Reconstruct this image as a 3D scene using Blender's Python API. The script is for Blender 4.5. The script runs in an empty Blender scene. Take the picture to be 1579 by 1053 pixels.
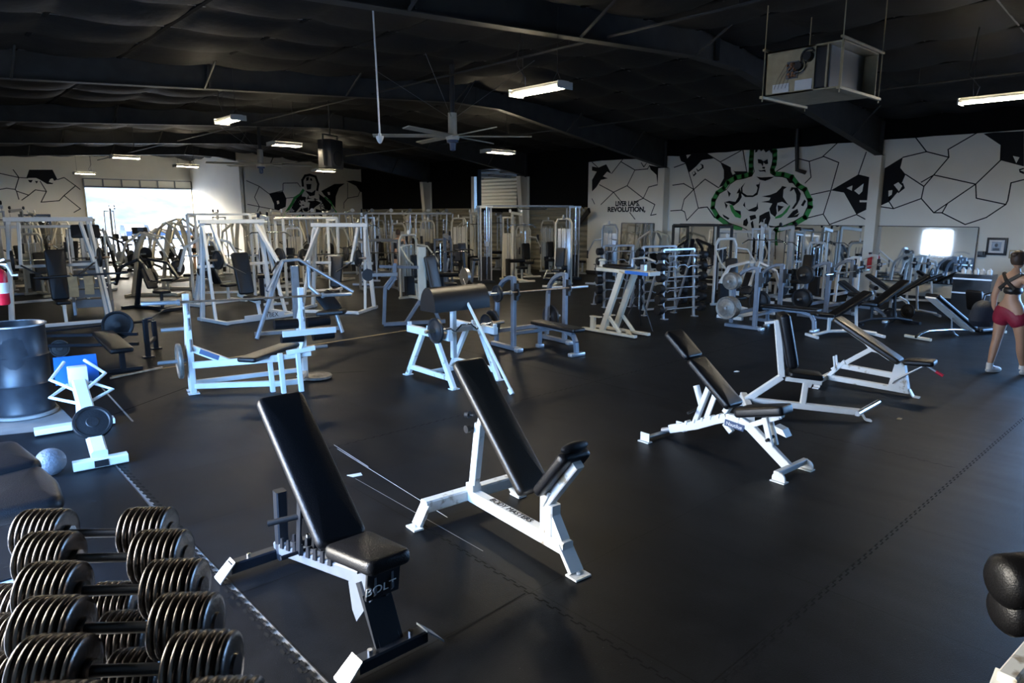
import bpy, bmesh, math, random
from mathutils import Vector, Matrix, geometry
random.seed(7)
S = bpy.context.scene
COL = S.collection
V = Vector
PI = math.pi
# ---------------------------------------------------------------- camera
W_, H_, F_ = 1579, 1053, 1053.0
CAMZ = 2.25
PITCH = math.atan(196 / F_); YAW = math.radians(42.6)
cam = bpy.data.cameras.new('camera'); cam.sensor_width = 36; cam.lens = F_ / W_ * 36
cam.clip_start = 0.05; cam.clip_end = 400
co = bpy.data.objects.new('camera', cam); COL.objects.link(co)
co.location = (0, 0, CAMZ); co.rotation_euler = (PI / 2 - PITCH, 0, -YAW)
cam.dof.use_dof = True; cam.dof.focus_distance = 5.2; cam.dof.aperture_fstop = 6.3
S.camera = co
# ---------------------------------------------------------------- exposure
S.view_settings.view_transform = 'Standard'; S.view_settings.look = 'None'
S.view_settings.gamma = 1; S.view_settings.exposure = EXPOSURE = 0.0
S.view_settings.use_curve_mapping = False
# ---------------------------------------------------------------- sky
w = bpy.data.worlds.new('sky'); S.world = w; w.use_nodes = True
nt = w.node_tree; nt.nodes.clear()
tc = nt.nodes.new('ShaderNodeTexCoord'); sx = nt.nodes.new('ShaderNodeSeparateXYZ')
cr = nt.nodes.new('ShaderNodeValToRGB'); bg = nt.nodes.new('ShaderNodeBackground'); wo = nt.nodes.new('ShaderNodeOutputWorld')
nt.links.new(tc.outputs['Generated'], sx.inputs[0]); nt.links.new(sx.outputs['Z'], cr.inputs[0])
cr.color_ramp.elements[0].position = 0.0; cr.color_ramp.elements[0].color = (0.27, 0.54, 1, 1)
cr.color_ramp.elements[1].position = 0.5; cr.color_ramp.elements[1].color = (0.18, 0.44, 1, 1)
def wmath(op, a, b):
    n_ = nt.nodes.new('ShaderNodeMath'); n_.operation = op
    for k_, v_ in enumerate((a, b)):
        if isinstance(v_, (int, float)): n_.inputs[k_].default_value = v_
        else: nt.links.new(v_, n_.inputs[k_])
    return n_.outputs[0]
def wramp(src, a, b, c, d):
    n_ = nt.nodes.new('ShaderNodeMapRange'); nt.links.new(src, n_.inputs[0])
    for k_, v_ in enumerate((a, b, c, d)): n_.inputs[k_ + 1].default_value = v_
    return n_.outputs[0]
mw = nt.nodes.new('ShaderNodeMix'); mw.data_type = 'RGBA'; mw.inputs[7].default_value = (1, .93, .80, 1)      # sunlit haze beyond the far door, open blue sky to the left
nt.links.new(wramp(sx.outputs['Y'], .05, .6, 0, 1), mw.inputs[0]); nt.links.new(cr.outputs[0], mw.inputs[6]); nt.links.new(mw.outputs[2], bg.inputs[0])
nt.links.new(wmath('ADD', wramp(sx.outputs['X'], -.7, 0, 46, 26), wramp(sx.outputs['Y'], .35, .8, 0, 22)), bg.inputs[1])
nt.links.new(bg.outputs[0], wo.inputs[0])
w.cycles.sampling_method = 'MANUAL'; w.cycles.sample_map_resolution = 256

def area(name, loc, rot, sx_, sy_, power=10, color=(1, 1, 1), portal=False):
    l = bpy.data.lights.new(name, 'AREA'); l.shape = 'RECTANGLE'; l.size = sx_; l.size_y = sy_
    l.energy = power; l.color = color
    if portal: l.cycles.is_portal = True
    o = bpy.data.objects.new(name, l); COL.objects.link(o); o.location = loc; o.rotation_euler = rot
    return o
XL, XR, YN, YF = -0.95, 20.0, -6.0, 41.0
LDOOR = (3.0, 8.0, 0.0, 2.5)      # roll-up door in the left wall  (y0,y1,z0,z1)
RDOOR = (-5.6, 2.6, 0.0, 3.7)    # roll-up door in the right wall
FDOOR = (8.05, 13.28, 0.0, 4.05)  # far door (x0,x1,z0,z1)
LWIN = (10.9, 12.2, 1.5, 2.7)
area('left_door_light', (XL - .1, (LDOOR[0] + LDOOR[1]) / 2, LDOOR[3] / 2), (0, -PI / 2, 0), LDOOR[3], LDOOR[1] - LDOOR[0], portal=True)
area('right_door_light', (XR + .1, (RDOOR[0] + RDOOR[1]) / 2, RDOOR[3] / 2), (0, PI / 2, 0), RDOOR[3], RDOOR[1] - RDOOR[0], portal=True)
area('far_door_light', ((FDOOR[0] + FDOOR[1]) / 2, YF + .3, 2), (-PI / 2, 0, 0), FDOOR[1] - FDOOR[0], 4.0, portal=True)
area('window_light', (XL - .1, (LWIN[0] + LWIN[1]) / 2, 1.95), (0, -PI / 2, 0), 1.3, 1.8, portal=True)

# ---------------------------------------------------------------- pixel -> world helpers (places things where the photo shows them)
_fh = V((math.sin(YAW), math.cos(YAW), 0)); _rt = V((math.cos(YAW), -math.sin(YAW), 0))
_fw = V((_fh.x * math.cos(PITCH), _fh.y * math.cos(PITCH), -math.sin(PITCH)))
_up = V((_fh.x * math.sin(PITCH), _fh.y * math.sin(PITCH), math.cos(PITCH)))
CP = V((0, 0, CAMZ))
def ray(px, py): return _fw + _rt * ((px - 789.5) / F_) - _up * ((py - 526.5) / F_)
def G(px, py, z=0.0):
    d = ray(px, py); return CP + d * ((z - CAMZ) / d.z)
def onX(px, py, X): d = ray(px, py); return CP + d * (X / d.x)
def onY(px, py, Y): d = ray(px, py); return CP + d * (Y / d.y)
def hgt(px, py, xy):       # height of a pixel above a known ground spot
    d = ray(px, py); t = (xy[0] * _fh.x + xy[1] * _fh.y) / (d.x * _fh.x + d.y * _fh.y); return CAMZ + d.z * t

# ---------------------------------------------------------------- materials
MATS = {}
def mat(name, col, rough=.5, metal=0, var=.0, vscale=8, bump=0, bscale=60, emit=None, estr=0, coat=0, spots=None, spec=.5):
    m = bpy.data.materials.new(name); m.use_nodes = True; n = m.node_tree.nodes; L = m.node_tree.links
    b = n['Principled BSDF']; b.inputs['Base Color'].default_value = (*col, 1); b.inputs['Roughness'].default_value = rough
    b.inputs['Metallic'].default_value = metal; b.inputs['Coat Weight'].default_value = coat
    b.inputs['Specular IOR Level'].default_value = spec
    t = n.new('ShaderNodeTexCoord')
    if var or spots:
        no = n.new('ShaderNodeTexNoise'); no.inputs['Scale'].default_value = vscale; no.inputs['Detail'].default_value = 6
        L.new(t.outputs['Object'], no.inputs[0])
        r = n.new('ShaderNodeValToRGB'); L.new(no.outputs[0], r.inputs[0])
        if spots:
            r.color_ramp.elements[0].position = .60; r.color_ramp.elements[0].color = (*col, 1)
            r.color_ramp.elements[1].position = .70; r.color_ramp.elements[1].color = (*spots, 1)
        else:
            r.color_ramp.elements[0].position = .3; r.color_ramp.elements[1].position = .7
            r.color_ramp.elements[0].color = (*[max(0, c * (1 - var)) for c in col], 1)
            r.color_ramp.elements[1].color = (*[min(1, c * (1 + var)) for c in col], 1)
        L.new(r.outputs[0], b.inputs['Base Color'])
    if bump:
        nb = n.new('ShaderNodeTexNoise'); nb.inputs['Scale'].default_value = bscale; nb.inputs['Detail'].default_value = 4
        L.new(t.outputs['Object'], nb.inputs[0]); bp = n.new('ShaderNodeBump'); bp.inputs['Strength'].default_value = bump
        bp.inputs['Distance'].default_value = .01
        L.new(nb.outputs[0], bp.inputs['Height']); L.new(bp.outputs[0], b.inputs['Normal'])
    if emit:
        b.inputs['Emission Color'].default_value = (*emit, 1); b.inputs['Emission Strength'].default_value = estr
    MATS[name] = m; return m
mat('white', (.66, .66, .63), .38, var=.06, vscale=5, spots=None)
mat('worn_white', (.72, .72, .68), .42, vscale=9, spots=(.30, .24, .16))
mat('cream', (.50, .465, .37), .45, var=.08, vscale=4)
mat('grey', (.17, .19, .22), .38, metal=.35, var=.1)
mat('silver', (.42, .44, .46), .35, metal=.6, var=.1)
mat('chrome', (.72, .72, .72), .16, metal=1)
mat('rusty', (.36, .27, .19), .42, metal=.75, var=.35, vscale=14)
mat('black', (.012, .012, .013), .42)
mat('black_paint', (.011, .013, .017), .38, var=.15, spec=.4)
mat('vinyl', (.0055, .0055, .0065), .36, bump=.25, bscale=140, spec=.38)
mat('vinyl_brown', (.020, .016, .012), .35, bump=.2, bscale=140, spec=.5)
mat('rubber', (.009, .009, .010), .6, bump=.2, spec=.3)
mat('plate', (.011, .011, .012), .45, var=.3, bump=.2, spec=.4)
mat('plate_grey', (.22, .20, .17), .5, metal=.5, var=.25, vscale=20, bump=.2)
mat('dumbbell', (.11, .098, .09), .27, metal=.9, var=.35, vscale=25, bump=.12)
mat('blue', (.02, .12, .42), .45)
mat('red', (.55, .01, .03), .35)
mat('tan', (.36, .27, .14), .7, var=.15)
mat('paper', (.7, .7, .68), .6)
mat('dark_blue', (.02, .05, .12), .4)
mat('glass_dark', (.01, .012, .015), .1)
mat('lamp', (1, 1, 1), .5, emit=(1, .85, .60), estr=230)
mat('lamp_body', (.35, .35, .32), .5)
mat('mirror', (.86, .87, .86), .03, metal=1)
mat('wall_paint', (.82, .785, .68), .65, var=.05, vscale=.6, bump=.15, bscale=90)
mat('wall_skin', (.70, .67, .58), .65, var=.03, vscale=2)
mat('mural_black', (.006, .0065, .008), .6, spec=.15)
mat('mural_green', (.02, .28, .05), .55, var=.15, vscale=3)
mat('beam', (.042, .043, .042), .6, spec=.15, var=.2, vscale=3)
mat('dark_wall', (.003, .003, .003), .9, spec=.2)
mat('concrete', (.24, .235, .225), .55, var=.25, vscale=3, bump=.2, bscale=30)
mat('drum', (.022, .026, .032), .38, var=.3, bump=.1, bscale=12)
mat('skin', (.42, .24, .15), .5, var=.06)
mat('hair', (.05, .03, .02), .6)
mat('crimson', (.22, .008, .03), .6, bump=.3)
mat('shoe', (.6, .6, .58), .6)
mat('foam', (.02, .02, .02), .8)
mat('galv', (.38, .32, .20), .45, metal=.2, var=.12)
mat('galv_dark', (.16, .165, .17), .4, metal=.5)
mat('copper', (.4, .2, .1), .4, metal=.6, var=.4, vscale=30)
mat('asphalt', (.12, .12, .12), .9)
mat('car_paint', (.012, .018, .03), .3)
mat('gold_pad', (.16, .12, .07), .32, spec=.6)

def ceiling_mat():
    m = mat('insulation', (.022, .022, .022), .65, bump=.8, bscale=7, spec=.10); return m
ceiling_mat()
def floor_mat():
    m = bpy.data.materials.new('rubber_mats'); m.use_nodes = True; n = m.node_tree.nodes; L = m.node_tree.links
    b = n['Principled BSDF']; b.inputs['Specular IOR Level'].default_value = .09; t = n.new('ShaderNodeTexCoord')
    mp = n.new('ShaderNodeMapping'); mp.inputs['Location'].default_value = (-1.36, -1.53, 0); L.new(t.outputs['Object'], mp.inputs[0])
    br = n.new('ShaderNodeTexBrick'); br.offset = 0.0; br.inputs['Scale'].default_value = 1
    br.inputs['Brick Width'].default_value = 1.32; br.inputs['Row Height'].default_value = 1.18
    br.inputs['Mortar Size'].default_value = .004; br.inputs['Mortar Smooth'].default_value = 0
    br.inputs['Color1'].default_value = (.85, .85, .85, 1); br.inputs['Color2'].default_value = (1.25, 1.25, 1.25, 1); br.inputs['Mortar'].default_value = (.12, .12, .12, 1)
    L.new(mp.outputs[0], br.inputs[0])
    no = n.new('ShaderNodeTexNoise'); no.inputs['Scale'].default_value = 1.7; no.inputs['Detail'].default_value = 12; no.inputs['Roughness'].default_value = .78
    L.new(t.outputs['Object'], no.inputs[0])
    r = n.new('ShaderNodeValToRGB'); L.new(no.outputs[0], r.inputs[0])
    r.color_ramp.elements[0].position = .3; r.color_ramp.elements[0].color = (.0018, .0023, .0034, 1)
    r.color_ramp.elements[1].position = .72; r.color_ramp.elements[1].color = (.0115, .0125, .0145, 1)
    mx = n.new('ShaderNodeMix'); mx.data_type = 'RGBA'; mx.blend_type = 'MULTIPLY'; mx.inputs[0].default_value = 1
    L.new(r.outputs[0], mx.inputs[6]); L.new(br.outputs[0], mx.inputs[7])
    vo = n.new('ShaderNodeTexNoise'); vo.inputs['Scale'].default_value = 55; vo.inputs['Detail'].default_value = 2
    L.new(t.outputs['Object'], vo.inputs[0])
    r2 = n.new('ShaderNodeValToRGB'); L.new(vo.outputs[0], r2.inputs[0]); r2.color_ramp.elements[0].position = .73; r2.color_ramp.elements[1].position = .80
    r2.color_ramp.elements[1].color = (.05, .05, .05, 1); r2.color_ramp.elements[0].color = (0, 0, 0, 1)
    ad = n.new('ShaderNodeMix'); ad.data_type = 'RGBA'; ad.blend_type = 'ADD'; ad.inputs[0].default_value = 1
    L.new(mx.outputs[2], ad.inputs[6]); L.new(r2.outputs[0], ad.inputs[7]); L.new(ad.outputs[2], b.inputs['Base Color'])
    r3 = n.new('ShaderNodeMapRange'); r3.inputs[3].default_value = .36; r3.inputs[4].default_value = .58; L.new(no.outputs[0], r3.inputs[0]); L.new(r3.outputs[0], b.inputs['Roughness'])
    nb = n.new('ShaderNodeTexNoise'); nb.inputs['Scale'].default_value = 1.6; nb.inputs['Detail'].default_value = 2
    mp2 = n.new('ShaderNodeMapping'); mp2.inputs['Scale'].default_value = (1.1, .35, 1); L.new(t.outputs['Object'], mp2.inputs[0]); L.new(mp2.outputs[0], nb.inputs[0])
    bp = n.new('ShaderNodeBump'); bp.inputs['Strength'].default_value = .5; bp.inputs['Distance'].default_value = .02; L.new(nb.outputs[0], bp.inputs['Height'])
    n2 = n.new('ShaderNodeTexNoise'); n2.inputs['Scale'].default_value = 160; L.new(t.outputs['Object'], n2.inputs[0])
    bp2 = n.new('ShaderNodeBump'); bp2.inputs['Strength'].default_value = .35; bp2.inputs['Distance'].default_value = .004
    L.new(n2.outputs[0], bp2.inputs['Height']); L.new(bp.outputs[0], bp2.inputs['Normal']); L.new(bp2.outputs[0], b.inputs['Normal'])
    MATS['floor'] = m
floor_mat()
def siding_mat():
    m = mat('siding', (.30, .27, .19), .5, metal=.2); n = m.node_tree.nodes; L = m.node_tree.links
    b = n['Principled BSDF']; t = n.new('ShaderNodeTexCoord'); wv = n.new('ShaderNodeTexWave'); wv.bands_direction = 'Z'; wv.inputs['Scale'].default_value = 1.6
    L.new(t.outputs['Object'], wv.inputs[0]); bp = n.new('ShaderNodeBump'); bp.inputs['Distance'].default_value = .05; L.new(wv.outputs[1], bp.inputs['Height']); L.new(bp.outputs[0], b.inputs['Normal'])
siding_mat()
def hill_mat():
    m = mat('hillside', (.055, .050, .038), 1, var=.75, vscale=.22)
hill_mat()

# ---------------------------------------------------------------- mesh builders
SPLIT = {'notched_ladder', 'support_rail', 'hanging_rod', 'hanger', 'crossbar', 'seat_support', 'bar_catch', 'hooks', 'back_straps', 'guy_wire', 'adjust_knob', 'eyes', 'pivot_bracket', 'stop_bracket', 'seat_post', 'back_support', 'data_plate'}
class MB:
    def __init__(s): s.bm = bmesh.new(); s.wn = False
    def box(s, c, d, rz=0, bev=0):
        r = bmesh.ops.create_cube(s.bm, size=1); vs = r['verts']
        M = Matrix.Translation(V(c)) @ Matrix.Rotation(rz, 4, 'Z') @ Matrix.Diagonal((*d, 1))
        bmesh.ops.transform(s.bm, matrix=M, verts=vs)
        if bev:
            es = list({e for v in vs for e in v.link_edges}); bmesh.ops.bevel(s.bm, geom=es, offset=bev, segments=2, affect='EDGES', profile=.5)
        return s
    def bar(s, a, b, w, h=None, up=(0, 0, 1), ch=.12):      # chamfered rectangular tube from a to b, w sideways, h along up
        a, b = V(a), V(b); h = h or w; d = (b - a).normalized(); up = V(up)
        if abs(d.dot(up)) > .98: up = V((1, 0, 0)) if abs(d.x) < .9 else V((0, 1, 0))
        sd = d.cross(up).normalized(); u = sd.cross(d).normalized()
        c = ch * min(w, h); x, y = w / 2, h / 2
        pr = [(x - c, -y), (x, -y + c), (x, y - c), (x - c, y), (-x + c, y), (-x, y - c), (-x, -y + c), (-x + c, -y)]
        A = [s.bm.verts.new(a + sd * p[0] + u * p[1]) for p in pr]; B = [s.bm.verts.new(b + sd * p[0] + u * p[1]) for p in pr]
        n = 8
        for i in range(n): s.bm.faces.new((A[i], A[(i + 1) % n], B[(i + 1) % n], B[i]))
        s.bm.faces.new(A[::-1]); s.bm.faces.new(B); return s
    def path(s, pts, w, h=None, up=(0, 0, 1)):
        for i in range(len(pts) - 1): s.bar(pts[i], pts[i + 1], w, h, up)
        return s
    def tube(s, pts, r, n=10, closed=False):
        pts = [V(p) for p in pts]; rings = []; m = len(pts); u = None
        for i, p in enumerate(pts):
            if closed: d = (pts[(i + 1) % m] - pts[i - 1]).normalized()
            elif i == 0: d = (pts[1] - p).normalized()
            elif i == m - 1: d = (p - pts[-2]).normalized()
            else: d = ((pts[i + 1] - p).normalized() + (p - pts[i - 1]).normalized()).normalized()
            if u is None:
                t = V((0, 0, 1)) if abs(d.z) < .9 else V((1, 0, 0)); u = (t - d * t.dot(d)).normalized()
            else: u = (u - d * u.dot(d)).normalized()
            v = d.cross(u)
            rr = r[i] if isinstance(r, (list, tuple)) else r
            rings.append([s.bm.verts.new(p + (u * math.cos(2 * PI * k / n) + v * math.sin(2 * PI * k / n)) * rr) for k in range(n)])
        for i in range(m if closed else m - 1):
            A, B = rings[i], rings[(i + 1) % m]
            for k in range(n): s.bm.faces.new((A[k], A[(k + 1) % n], B[(k + 1) % n], B[k]))
        if not closed: s.bm.faces.new(rings[0][::-1]); s.bm.faces.new(rings[-1])
        return s
    def lathe(s, c, ax, prof, n=24):      # prof = [(distance along axis, radius)...]
        c = V(c); d = V(ax).normalized(); t = V((0, 0, 1)) if abs(d.z) < .9 else V((1, 0, 0)); u = (t - d * t.dot(d)).normalized(); v = d.cross(u)
        rings = [[s.bm.verts.new(c + d * a + (u * math.cos(2 * PI * k / n) + v * math.sin(2 * PI * k / n)) * max(r, .0005)) for k in range(n)] for a, r in prof]
        for i in range(len(rings) - 1):
            A, B = rings[i], rings[i + 1]
            for k in range(n): s.bm.faces.new((A[k], A[(k + 1) % n], B[(k + 1) % n], B[k]))
        s.bm.faces.new(rings[0][::-1]); s.bm.faces.new(rings[-1]); return s
    def cushion(s, pts, n, th, bev=.03, crown=.012, rc=.045):   # upholstered pad: outline pts (mid-thickness), normal n
        pts = [V(p) for p in pts]; n = V(n).normalized(); out = []; m = len(pts)
        for i in range(m):      # round the corners of the outline
            p, a, b = pts[i], pts[i - 1], pts[(i + 1) % m]; da, db = (a - p), (b - p); r_ = min(rc, da.length * .45, db.length * .45)
            q0, q1 = p + da.normalized() * r_, p + db.normalized() * r_
            for k in range(6): t = k / 5; out.append(q0 * (1 - t) ** 2 + p * 2 * t * (1 - t) + q1 * t * t)
        m = len(out); c = sum(out, V()) / m; inw = []
        for i in range(m):
            d = (out[(i + 1) % m] - out[i - 1]).normalized(); v = n.cross(d)
            if v.dot(c - out[i]) < 0: v = -v
            inw.append(v)
        bev = min(bev, th * .48); h = th / 2; lay = []
        for k in range(5): a = k * PI / 8; lay.append((bev * (1 - math.sin(a)), -h + bev * (1 - math.cos(a))))
        lay += [(i_, -z_) for i_, z_ in lay[::-1]]
        rings = [[s.bm.verts.new(out[i] + inw[i] * i_ + n * z_) for i in range(m)] for i_, z_ in lay]
        for f_, z_ in ((.80, crown * .5), (.5, crown * .9)): rings.append([s.bm.verts.new(c + (out[i] + inw[i] * bev - c) * f_ + n * (h + z_)) for i in range(m)])
        for A, B in zip(rings, rings[1:]):
            for k in range(m): s.bm.faces.new((A[k], A[(k + 1) % m], B[(k + 1) % m], B[k]))
        s.bm.faces.new(rings[0][::-1]); top = s.bm.verts.new(c + n * (h + crown))
        for k in range(m): s.bm.faces.new((rings[-1][k], rings[-1][(k + 1) % m], top))
        return s
    def pad(s, a, b, w, th, nrm=(0, 0, 1), bev=.025, w2=None):   # cushion from a to b whose upper side faces nrm
        a, b = V(a), V(b); d = (b - a).normalized(); nrm = V(nrm); nrm = (nrm - d * nrm.dot(d)).normalized(); sd = d.cross(nrm); w2 = w2 or w
        return s.cushion([a - sd * w / 2, b - sd * w2 / 2, b + sd * w2 / 2, a + sd * w / 2], nrm, th, bev, rc=min(.05, w * .18))
    def poly(s, pts, th=(0, 0, 0)):   # extruded outline
        pts = [V(p) for p in pts]; th = V(th); n = len(pts)
        A = [s.bm.verts.new(p) for p in pts]
        for tri in geometry.tessellate_polygon([pts]): s.bm.faces.new([A[i] for i in tri])
        if th.length > 0:
            B = [s.bm.verts.new(p + th) for p in pts]
            for tri in geometry.tessellate_polygon([pts]): s.bm.faces.new([B[i] for i in tri][::-1])
            for i in range(n): s.bm.faces.new((A[i], A[(i + 1) % n], B[(i + 1) % n], B[i]))
        return s
    def ball(s, c, r, seg=16, sc=(1, 1, 1)):
        q = bmesh.ops.create_uvsphere(s.bm, u_segments=seg, v_segments=seg // 2 + 2, radius=r)
        bmesh.ops.transform(s.bm, matrix=Matrix.Translation(V(c)) @ Matrix.Diagonal((*sc, 1)), verts=q['verts']); return s
    def build(s, name, m, parent=None, smooth=True, ang=42):
        if name in SPLIT:        # every loose piece becomes a part of its own
            seen = set(); o = None
            for v0 in list(s.bm.verts):
                if v0 in seen: continue
                st = [v0]; seen.add(v0); isl = []
                while st:
                    v = st.pop(); isl.append(v)
                    for e in v.link_edges:
                        w_ = e.other_vert(v)
                        if w_ not in seen: seen.add(w_); st.append(w_)
                q = MB(); mp = {v: q.bm.verts.new(v.co) for v in isl}
                for f in {f for v in isl for f in v.link_faces}: q.bm.faces.new([mp[v] for v in f.verts])
                q.wn = s.wn; o = q._build(name, m, parent, smooth, ang)
            s.bm.free(); return o
        return s._build(name, m, parent, smooth, ang)
    def _build(s, name, m, parent=None, smooth=True, ang=42):
        bmesh.ops.recalc_face_normals(s.bm, faces=s.bm.faces)
        me = bpy.data.meshes.new(name); s.bm.to_mesh(me); s.bm.free()
        me.materials.append(MATS[m] if isinstance(m, str) else m)
        if smooth:
            for p in me.polygons: p.use_smooth = True
            me.set_sharp_from_angle(angle=math.radians(ang))
        o = bpy.data.objects.new(name, me); COL.objects.link(o)
        if s.wn: wnm = o.modifiers.new('w', 'WEIGHTED_NORMAL'); wnm.keep_sharp = True; wnm.weight = 90
        if parent: o.parent = parent
        return o
def tag(o, label, cat, group=None):
    o['label'] = label; o['category'] = cat
    if group: o['group'] = group
    return o
def thing(name, label, cat, loc=(0, 0, 0), rz=0, group=None):
    o = bpy.data.objects.new(name, None); COL.objects.link(o); o.empty_display_size = .2
    o.location = loc; o.rotation_euler = (0, 0, rz); return tag(o, label, cat, group)
def struct(name, mb, m, parent=None, **k):
    o = mb.build(name, m, parent, **k)
    if not parent: o['kind'] = 'structure'
    return o
def dup(o, label=None, loc=None, rz=None, group=None, parent=None):
    c = o.copy(); COL.objects.link(c)
    if parent: c.parent = parent
    if label: c['label'] = label
    if group: c['group'] = group
    if loc is not None: c.location = loc
    if rz is not None: c.rotation_euler = (0, 0, rz)
    for ch in list(o.children): dup(ch, parent=c)
    return c
def text(body, size, m, parent, loc, rot, name='lettering', depth=.001, align='CENTER', sx=1.0, off=0):
    cu = bpy.data.curves.new(name, 'FONT'); cu.offset = off; cu.body = body; cu.size = size; cu.extrude = depth; cu.align_x = align; cu.align_y = 'CENTER'
    o = bpy.data.objects.new(name, cu); COL.objects.link(o)
    bpy.context.view_layer.update()
    me = bpy.data.meshes.new_from_object(o.evaluated_get(bpy.context.evaluated_depsgraph_get()))
    bpy.data.objects.remove(o); me.materials.clear(); me.materials.append(MATS[m])
    o = bpy.data.objects.new(name, me); COL.objects.link(o); o.parent = parent
    if isinstance(rot, Matrix): o.matrix_local = Matrix.Translation(V(loc)) @ rot.to_4x4() @ Matrix.Diagonal((sx, 1, 1, 1))
    else: o.location = loc; o.rotation_euler = rot; o.scale = (sx, 1, 1)
    return o
def axes(x, y):   # rotation whose local X, Y run along x, y (for lettering)
    x = V(x).normalized(); y = V(y); y = (y - x * y.dot(x)).normalized(); z = x.cross(y)
    return Matrix((x, y, z)).transposed()
def along(a, b, t): a, b = V(a), V(b); return a + (b - a) * t
class Frame:
    """local frame of a machine: origin at ground point A, x towards ground point B; p() intersects a pixel ray with the plane y=c"""
    def __init__(s, A, B):
        s.o = V((A[0], A[1], 0)); d = V((B[0] - A[0], B[1] - A[1], 0)); s.L = d.length; s.x = d.normalized(); s.y = V((-s.x.y, s.x.x, 0)); s.rz = math.atan2(s.x.y, s.x.x)
    def p(s, px, py, c=0.0):
        d = ray(px, py); q = s.o + s.y * c; t = (q - CP).dot(s.y) / d.dot(s.y); w_ = CP + d * t - s.o
        return V((w_.dot(s.x), c, w_.z))
    def loc(s, P): w_ = V(P) - s.o; return V((w_.dot(s.x), w_.dot(s.y), P[2]))
# ================================================================ THE HALL
RIDGE = 11.4
def roofz(x): return 4.80 + .083 * (XR - x) if x > RIDGE else 4.80 + .083 * (XR - RIDGE) - .063 * (RIDGE - x)
def wallbox(x0, x1, y0, y1, z0, z1): return MB().box(((x0 + x1) / 2, (y0 + y1) / 2, (z0 + z1) / 2), (abs(x1 - x0), abs(y1 - y0), abs(z1 - z0)))
# floor: black rubber mats, with bare concrete on the left
struct('floor', wallbox(1.36, XR + 7, YN, YF, -.1, 0), 'floor', smooth=False)
mbf = MB(); mbf.box(((XL + 1.36) / 2, (YN + YF) / 2, -.062), (1.36 - XL, YF - YN, .1)); struct('floor', mbf, 'concrete', smooth=False)
# rubber mats laid on the concrete left of the long seam
def mat_patch(pts, name='floor'):
    o = struct(name, MB().poly([(p[0], p[1], -.0115) for p in pts], (0, 0, .0115)), 'floor', smooth=False); return o
a1, a2, a3, a4 = (1.36, 8.25), (.55, 8.45), (.50, 6.9), (.42, 4.9)
mat_patch([(1.36, 8.35), (.62, 8.6), (.56, 6.6), (-.02, 6.2), (-.05, 5.05), (1.30, 5.05)])
mat_patch([(1.36, 12.0), (1.36, 40.5), (XL, 40.5), (XL, 12.0)])
mat_patch([(1.32, 5.05), (.55, 5.05), (.45, 3.2), (.30, 1.0), (1.32, 1.0)])
# puzzle seams, cut teeth showing as dark notches along the mat edges
def seam(name, a, b, step=.05, wd=.010, m='dark_wall', tooth=.02, z=.0012):
    mb = MB(); a, b = V((*a, z)), V((*b, z)); d = (b - a).normalized(); n = V((-d.y, d.x, 0)); k = int((b - a).length / step)
    for i in range(k):
        p = a + d * (i * step); q = n * (tooth if i % 2 else -tooth) * .5
        mb.poly([p + q - n * wd / 2, p + d * step * 1.0 + q - n * wd / 2, p + d * step * 1.0 + q + n * wd / 2, p + q + n * wd / 2])
        if i % 2: mb.poly([p - n * tooth * .5 - d * wd / 2, p - n * tooth * .5 + d * wd / 2, p + n * tooth * .5 + d * wd / 2, p + n * tooth * .5 - d * wd / 2])
    return struct(name, mb, m, smooth=False)
seam('trim_1', (1.30, 1.2), (1.32, 5.05), wd=.018, tooth=.035)
seam('trim_1', (1.36, 5.05), (1.38, 7.6), wd=.018, tooth=.035)
seam('trim_2', (2.70, 4.05), (2.56, 1.0))
seam('trim_3', (2.75, 1.50), (14, 1.58))
seam('trim_4', (1.40, 5.35), (-.05, 5.2), step=.09, wd=.01)
seam('trim_5', (6.9, 1.6), (7.1, 12.0), wd=.008)
seam('trim_6', (2.75, 5.9), (14, 5.95), wd=.008)
def strip(name, pts, wd, m, z=.0016):
    mb = MB()
    for a, b in zip(pts, pts[1:]):
        a, b = V((*a, z)), V((*b, z)); n = (b - a).normalized(); n = V((-n.y, n.x, 0)) * wd / 2; mb.poly([a - n, b - n, b + n, a + n])
    return struct(name, mb, m, smooth=False)
strip('trim_7', [G(520, 692)[:2], G(690, 798)[:2]], .006, 'paper')
strip('trim_8', [G(548, 738)[:2], G(745, 850)[:2]], .005, 'concrete')
strip('trim_9', [G(515, 686)[:2], G(568, 720)[:2]], .006, 'paper')
strip('trim_11', [G(150, 590)[:2], G(205, 650)[:2]], .02, 'concrete')
strip('trim_36', [(2.2, 10.75), (7.6, 11.2)], .06, 'tan')
strip('trim_37', [(1.5, 8.45), (3.1, 9.6), (5.0, 8.6)], .02, 'dark_wall')
strip('trim_12', [G(688, 985)[:2], G(810, 915)[:2]], .012, 'dark_wall')
# walls
y0, y1, z0, z1 = RDOOR
mb = MB()
def addbox(mb, x0, x1, y0, y1, z0, z1): mb.box(((x0 + x1) / 2, (y0 + y1) / 2, (z0 + z1) / 2), (abs(x1 - x0), abs(y1 - y0), abs(z1 - z0)))
addbox(mb, XR, XR + .2, YN, y0, 0, 4.2); addbox(mb, XR, XR + .2, y1, 17.5, 0, 4.2); addbox(mb, XR, XR + .2, y0, y1, z1, 4.2)
wr = struct('wall_right', mb, 'wall_paint', smooth=False)
mb = MB(); addbox(mb, XR + .0, XR + .2, YN, YF, 4.2, 5.1); addbox(mb, XR, XR + .2, 17.5, 21.45, 2.52, 4.2); addbox(mb, XR, XR + .2, 24.0, 34.2, 2.52, 4.2); addbox(mb, XR, XR + .2, 21.45, 24.0, 2.35, 2.52)
struct('wall_right', mb, 'dark_wall', smooth=False)
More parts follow.
